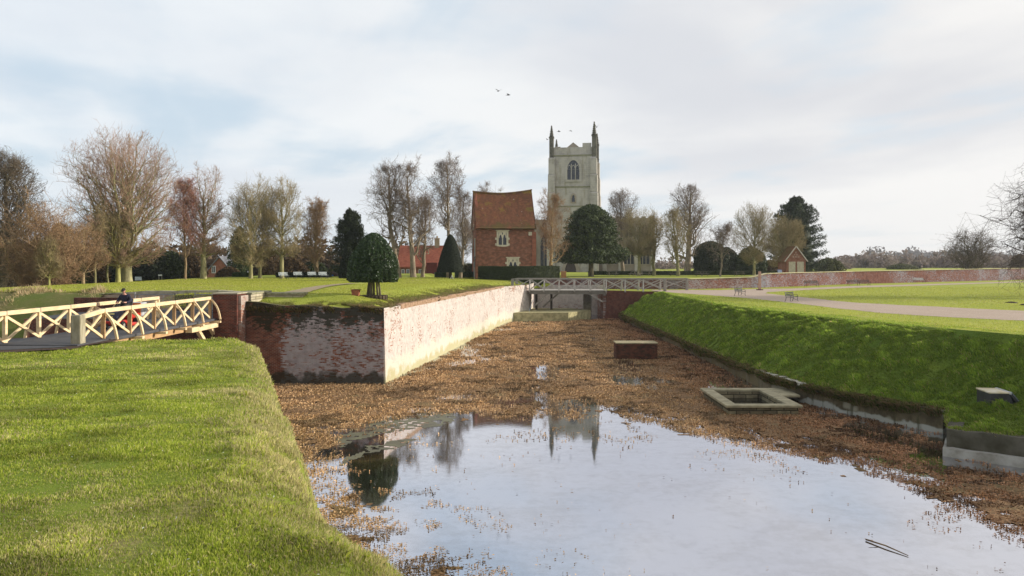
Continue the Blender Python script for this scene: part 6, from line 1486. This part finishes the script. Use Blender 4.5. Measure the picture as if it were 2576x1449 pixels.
def bush(label, Dx, Db, Dt, hw, Y, lm, n, size, seed, group=None, name='shrub', sq=.7, zbase=None, shell=.5, lump=.25):
    return evergreen(name, label, Dx, Db, Dt, hw, Y, [(0, .92), (.25, 1), (.55, .9), (.8, .66), (.93, .4), (1, .1)], lm, n, size, seed, trunks=((0, 0, .08),), z0=.0, shell=shell, lump=lump, ls=1.6, cscale=.6, cat='shrub', group=group, sq=sq, zbase=zbase, tk=TKD)
UG = 'dark shrubs filling in behind the left tree trunks'
data = [(20, 735, 640, 60, 92, LM_BRN, 'brown thicket low at the far left edge'), (95, 732, 600, 55, 96, LM_BRN, 'brown thicket behind the rusty multi-stemmed tree'), (170, 728, 630, 50, 100, LM_OLV, 'olive-brown thicket right of the rusty tree'), (232, 722, 640, 40, 104, LM_BRN, 'brown shrub mass behind the two pole-like trunks'),
        (290, 716, 655, 34, 108, LM_YEW, 'blackish green shrub directly behind the twisted trunk'), (366, 712, 628, 40, 112, LM_YEW, 'very dark shrub behind the bluish notice board'), (430, 710, 632, 42, 114, LM_HED, 'dark green shrub left of the red-twigged tree'), (486, 708, 640, 34, 118, LM_BRN, 'brown shrub behind the slimmer lime trunk'),
        (602, 704, 570, 30, 128, LM_OAK, 'upright dark evergreen behind the broad lime'), (668, 702, 625, 36, 132, LM_BRN, 'brown shrub behind the leaning dark stem'), (735, 701, 650, 40, 124, LM_BRN, 'rusty shrub behind the first two pale benches'), (790, 700, 656, 34, 126, LM_HED, 'dark green shrub behind the third pale bench'),
        (845, 700, 672, 26, 124, LM_OLV, 'olive shrub behind the blue door'), (950, 700, 645, 34, 132, LM_HED, 'green shrub half hidden behind the round holly'), (1180, 702, 664, 22, 126, LM_OLV, 'olive shrub between the clipped cone and the brick house'), (575, 706, 672, 30, 118, LM_BRN, 'low brown shrub in front of the brick gable'), (20, 745, 560, 55, 110, LM_BRN, 'tall brown thicket behind the cut-off dark tree'), (150, 735, 560, 50, 118, LM_BRN, 'tall reddish brown thicket behind the rusty tree')]
for i, (Dx, Db, Dt, hw, Y, lm, lb) in enumerate(data): bush(lb, Dx, Db, Dt, hw, Y, lm, 4200 if i < 16 else 6000, .22 if Y > 100 else .18, 100+i, UG)
RG2 = 'shrubs around the right garden wall'
for i, (Dx, Db, Dt, hw, Y, lm, lb) in enumerate([(2268, 690, 664, 45, 260, LM_OLV, 'pale green rounded shrub showing above the right garden wall'), (2085, 690, 650, 36, 185, LM_OLV, 'olive shrub at the right foot of the big conifer'), (1940, 690, 655, 26, 160, LM_BRN, 'brown shrub between the fan-shaped lime and the shed'), (2566, 686, 640, 26, 230, LM_BRN, 'brown twiggy shrub beyond the wall at the right edge')]):
    bush(lb, Dx, Db, Dt, hw, Y, lm, 4000, .3, 140+i, RG2)

# ------------------------------------------------------------------ hedges
def hedge(name, label, pts, z0, z1, th, lm, n, size, seed, lipd=0):
    rs = np.random.RandomState(seed); P0 = (pts[0][0], pts[0][1], z0)
    tot = sum(math.dist(a, b) for a, b in zip(pts[:-1], pts[1:])); Vs, Qs, Cs, b = [], [], [], 0; m = MB()
    for i, (a, c) in enumerate(zip(pts[:-1], pts[1:])):
        L = math.dist(a, c); ux, uy = (c[0]-a[0])/L, (c[1]-a[1])/L; nx, ny = uy, -ux; k = max(50, int(n*L/tot))
        f = rs.rand(k); s = rs.rand(k); w_ = np.where(s < .62, 0, (s-.62)/.38)*th; zz_ = np.where(s < .62, z0+(z1-z0)*rs.rand(k), z1)
        x = a[0]+ux*L*f-nx*w_; y = a[1]+uy*L*f-ny*w_; wob = .10*(vnoise(x+y, zz_, .9, seed)-.5)
        P = np.stack([x+nx*wob, y+ny*wob, zz_+np.where(s >= .62, wob, 0)], 1)
        Nn = np.where((s < .62)[:, None], np.array([nx, ny, .2]), np.array([0, 0, 1.]))
        V, Q, cl = leaves(P, size, .0, .6, Nn*1.0, .8, rs); Vs.append(V); Qs.append(Q+b); Cs.append(cl); b += len(V)
        q = [(a[0]-nx*.05, a[1]-ny*.05), (c[0]-nx*.05, c[1]-ny*.05), (c[0]-nx*th, c[1]-ny*th), (a[0]-nx*th, a[1]-ny*th)]; m.prism(q, z0-.3, z1-.05-.003*i, 'z')
    bb = b; vs = np.concatenate(Vs+[np.array(m.v)]); me = bpy.data.meshes.new(name)
    me.vertices.add(len(vs)); me.vertices.foreach_set('co', (vs-np.array(P0)).astype(np.float32).ravel())
    Q = np.concatenate(Qs); fl = m.f; lv = np.concatenate([Q.ravel(), (np.array(fl)+bb).ravel()]).astype(np.int32); me.loops.add(len(lv)); me.loops.foreach_set('vertex_index', lv)
    me.polygons.add(len(Q)+len(fl)); me.polygons.foreach_set('loop_start', np.arange(len(Q)+len(fl), dtype=np.int32)*4)
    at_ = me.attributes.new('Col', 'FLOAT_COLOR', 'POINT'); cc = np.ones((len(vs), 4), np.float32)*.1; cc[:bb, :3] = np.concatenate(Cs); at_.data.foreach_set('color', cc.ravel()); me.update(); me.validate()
    o = link(name, me, lm); o.location = P0; return tag(o, label, 'hedge')
hedge('clipped_hedge', 'thick dark clipped hedge with a tan top in front of the brick house', [(-4.6, 107.5), (3.7, 106.5), (6.6, 109.6)], 4.2, 6.45, 1.6, LM_HED, 26000, .07, 61)
hedge('low_hedge', 'long low dark hedge behind the picnic tables on the terrace lawn', [(14, 146), (33, 145), (57, 147)], 4.6, 5.35, 1.0, LM_HED, 16000, .14, 62)
for i, (a, c_, Y, z1, lb) in enumerate(((584, 600+30, 112, .75, 'short clipped dark hedge in front of the brick gable house'), (694, 830, 110, .8, 'long low dark hedge right behind the pale benches'), (1095, 1130, 118, .7, 'low clipped hedge between the cottage and the dark cone'), (1145, 1196, 118, .8, 'low clipped hedge between the dark cone and the brick house'))):
    xa, xb = PX(a, 700, Y)[0], PX(c_, 700, Y)[0]; hedge('low_hedge', lb, [(xa, Y), (xb, Y+.5)], 4.5 if i < 3 else 4.5, 4.75+z1, .9, LM_BOX if i != 1 else LM_YEW, 3500, .12, 70+i)

# ------------------------------------------------------------------ far wood on the horizon
def farwood(name, label, n, xr_, yr_, h0, h1, lm, seed, base=2.0, per=160, sz=.9):
    rs = np.random.RandomState(seed); Pp = []
    for i in range(n):
        Y = rs.uniform(*yr_); X = rs.uniform(xr_[0], xr_[1])*Y/yr_[0]; h = rs.uniform(h0, h1)*(1 if rs.rand() > .12 else 1.35); w_ = h*rs.uniform(.3, .6)
        q = nrm(rs.normal(size=(per, 3)))*(rs.rand(per)[:, None]**.4); Pp.append(np.array([X, Y, base+h*.55])+q*np.array([w_, w_, h*.5]))
    V, Q, c = leaves(np.concatenate(Pp), sz, 0, .8, None, 1, rs); o = npmesh(name, V, Q, lm, col=c); return tag(o, label, 'wood', kind='stuff')
LM_F1 = leafmat('far_twigs', (.20, .155, .135), (.30, .235, .20), .9, .1, .2); LM_F2 = leafmat('far_twigs_dark', (.13, .12, .12), (.22, .19, .17), .9, .1, .2)  # fading by distance haze put into these twig colours
farwood('far_wood', 'hazy brown distant woodland along the right horizon', 420, (130, 340), (320, 440), 4.5, 8.5, LM_F1, 5, 2.0, 150, .9)
farwood('far_wood_ridge', 'grey bluish wooded ridge furthest away on the right horizon', 260, (400, 900), (900, 1100), 11, 19, LM_F2, 6, 2.0, 130, 2.4)
farwood('far_wood_middle', 'pale brown distant bushes seen between trunks beyond the terrace lawn', 160, (8, 110), (260, 330), 2.5, 5.5, LM_F1, 7, 2.0, 130, .7)
farwood('far_wood_left', 'brown woodland far behind the left lawn trees', 220, (-190, -20), (190, 260), 5, 10.5, LM_BRN, 8, 1.5, 180, .9)
# chimneys of a far village on the ridge
for i, Dx in enumerate((2158, 2186, 2384, 2400, 2412, 2200)):
    Y = 700; X = PX(Dx, 650, Y)[0]; h = 12.8+i % 3*.8
    c = cottage('far_house', (X, Y, 2.0), 12, 9, h-5.5, h-3, ('pale house roof on the far ridge, first from the conifer', 'pale house roof on the far ridge, second from the conifer', 'far house just left of the wind-shaped tree, left chimney of three', 'far house left of the wind-shaped tree, middle chimney of three', 'far house left of the wind-shaped tree, right chimney of three', 'pale house roof on the far ridge, third from the conifer')[i],
        plain('far_wall', (.42, .40, .38), None, .9), plain('far_roof', (.34, .33, .35), None, .9), 'x', chim=((0, 4, 1.5, h),)); c['group'] = 'houses on the far ridge'
# ------------------------------------------------------------------ air
if HAZE:
    m = MB(); m.box(-1500, 1500, -60, 1600, -3, 75); hm = bpy.data.materials.new('haze'); hm.use_nodes = True; hn = hm.node_tree.nodes; hn.clear()
    ho = hn.new('ShaderNodeOutputMaterial'); pv = hn.new('ShaderNodeVolumePrincipled'); pv.inputs['Color'].default_value = (.82, .86, .92, 1); pv.inputs['Density'].default_value = HAZE; pv.inputs['Anisotropy'].default_value = .3
    hm.node_tree.links.new(pv.outputs[0], ho.inputs['Volume']); o = m.build('haze', hm); tag(o, kind='stuff')
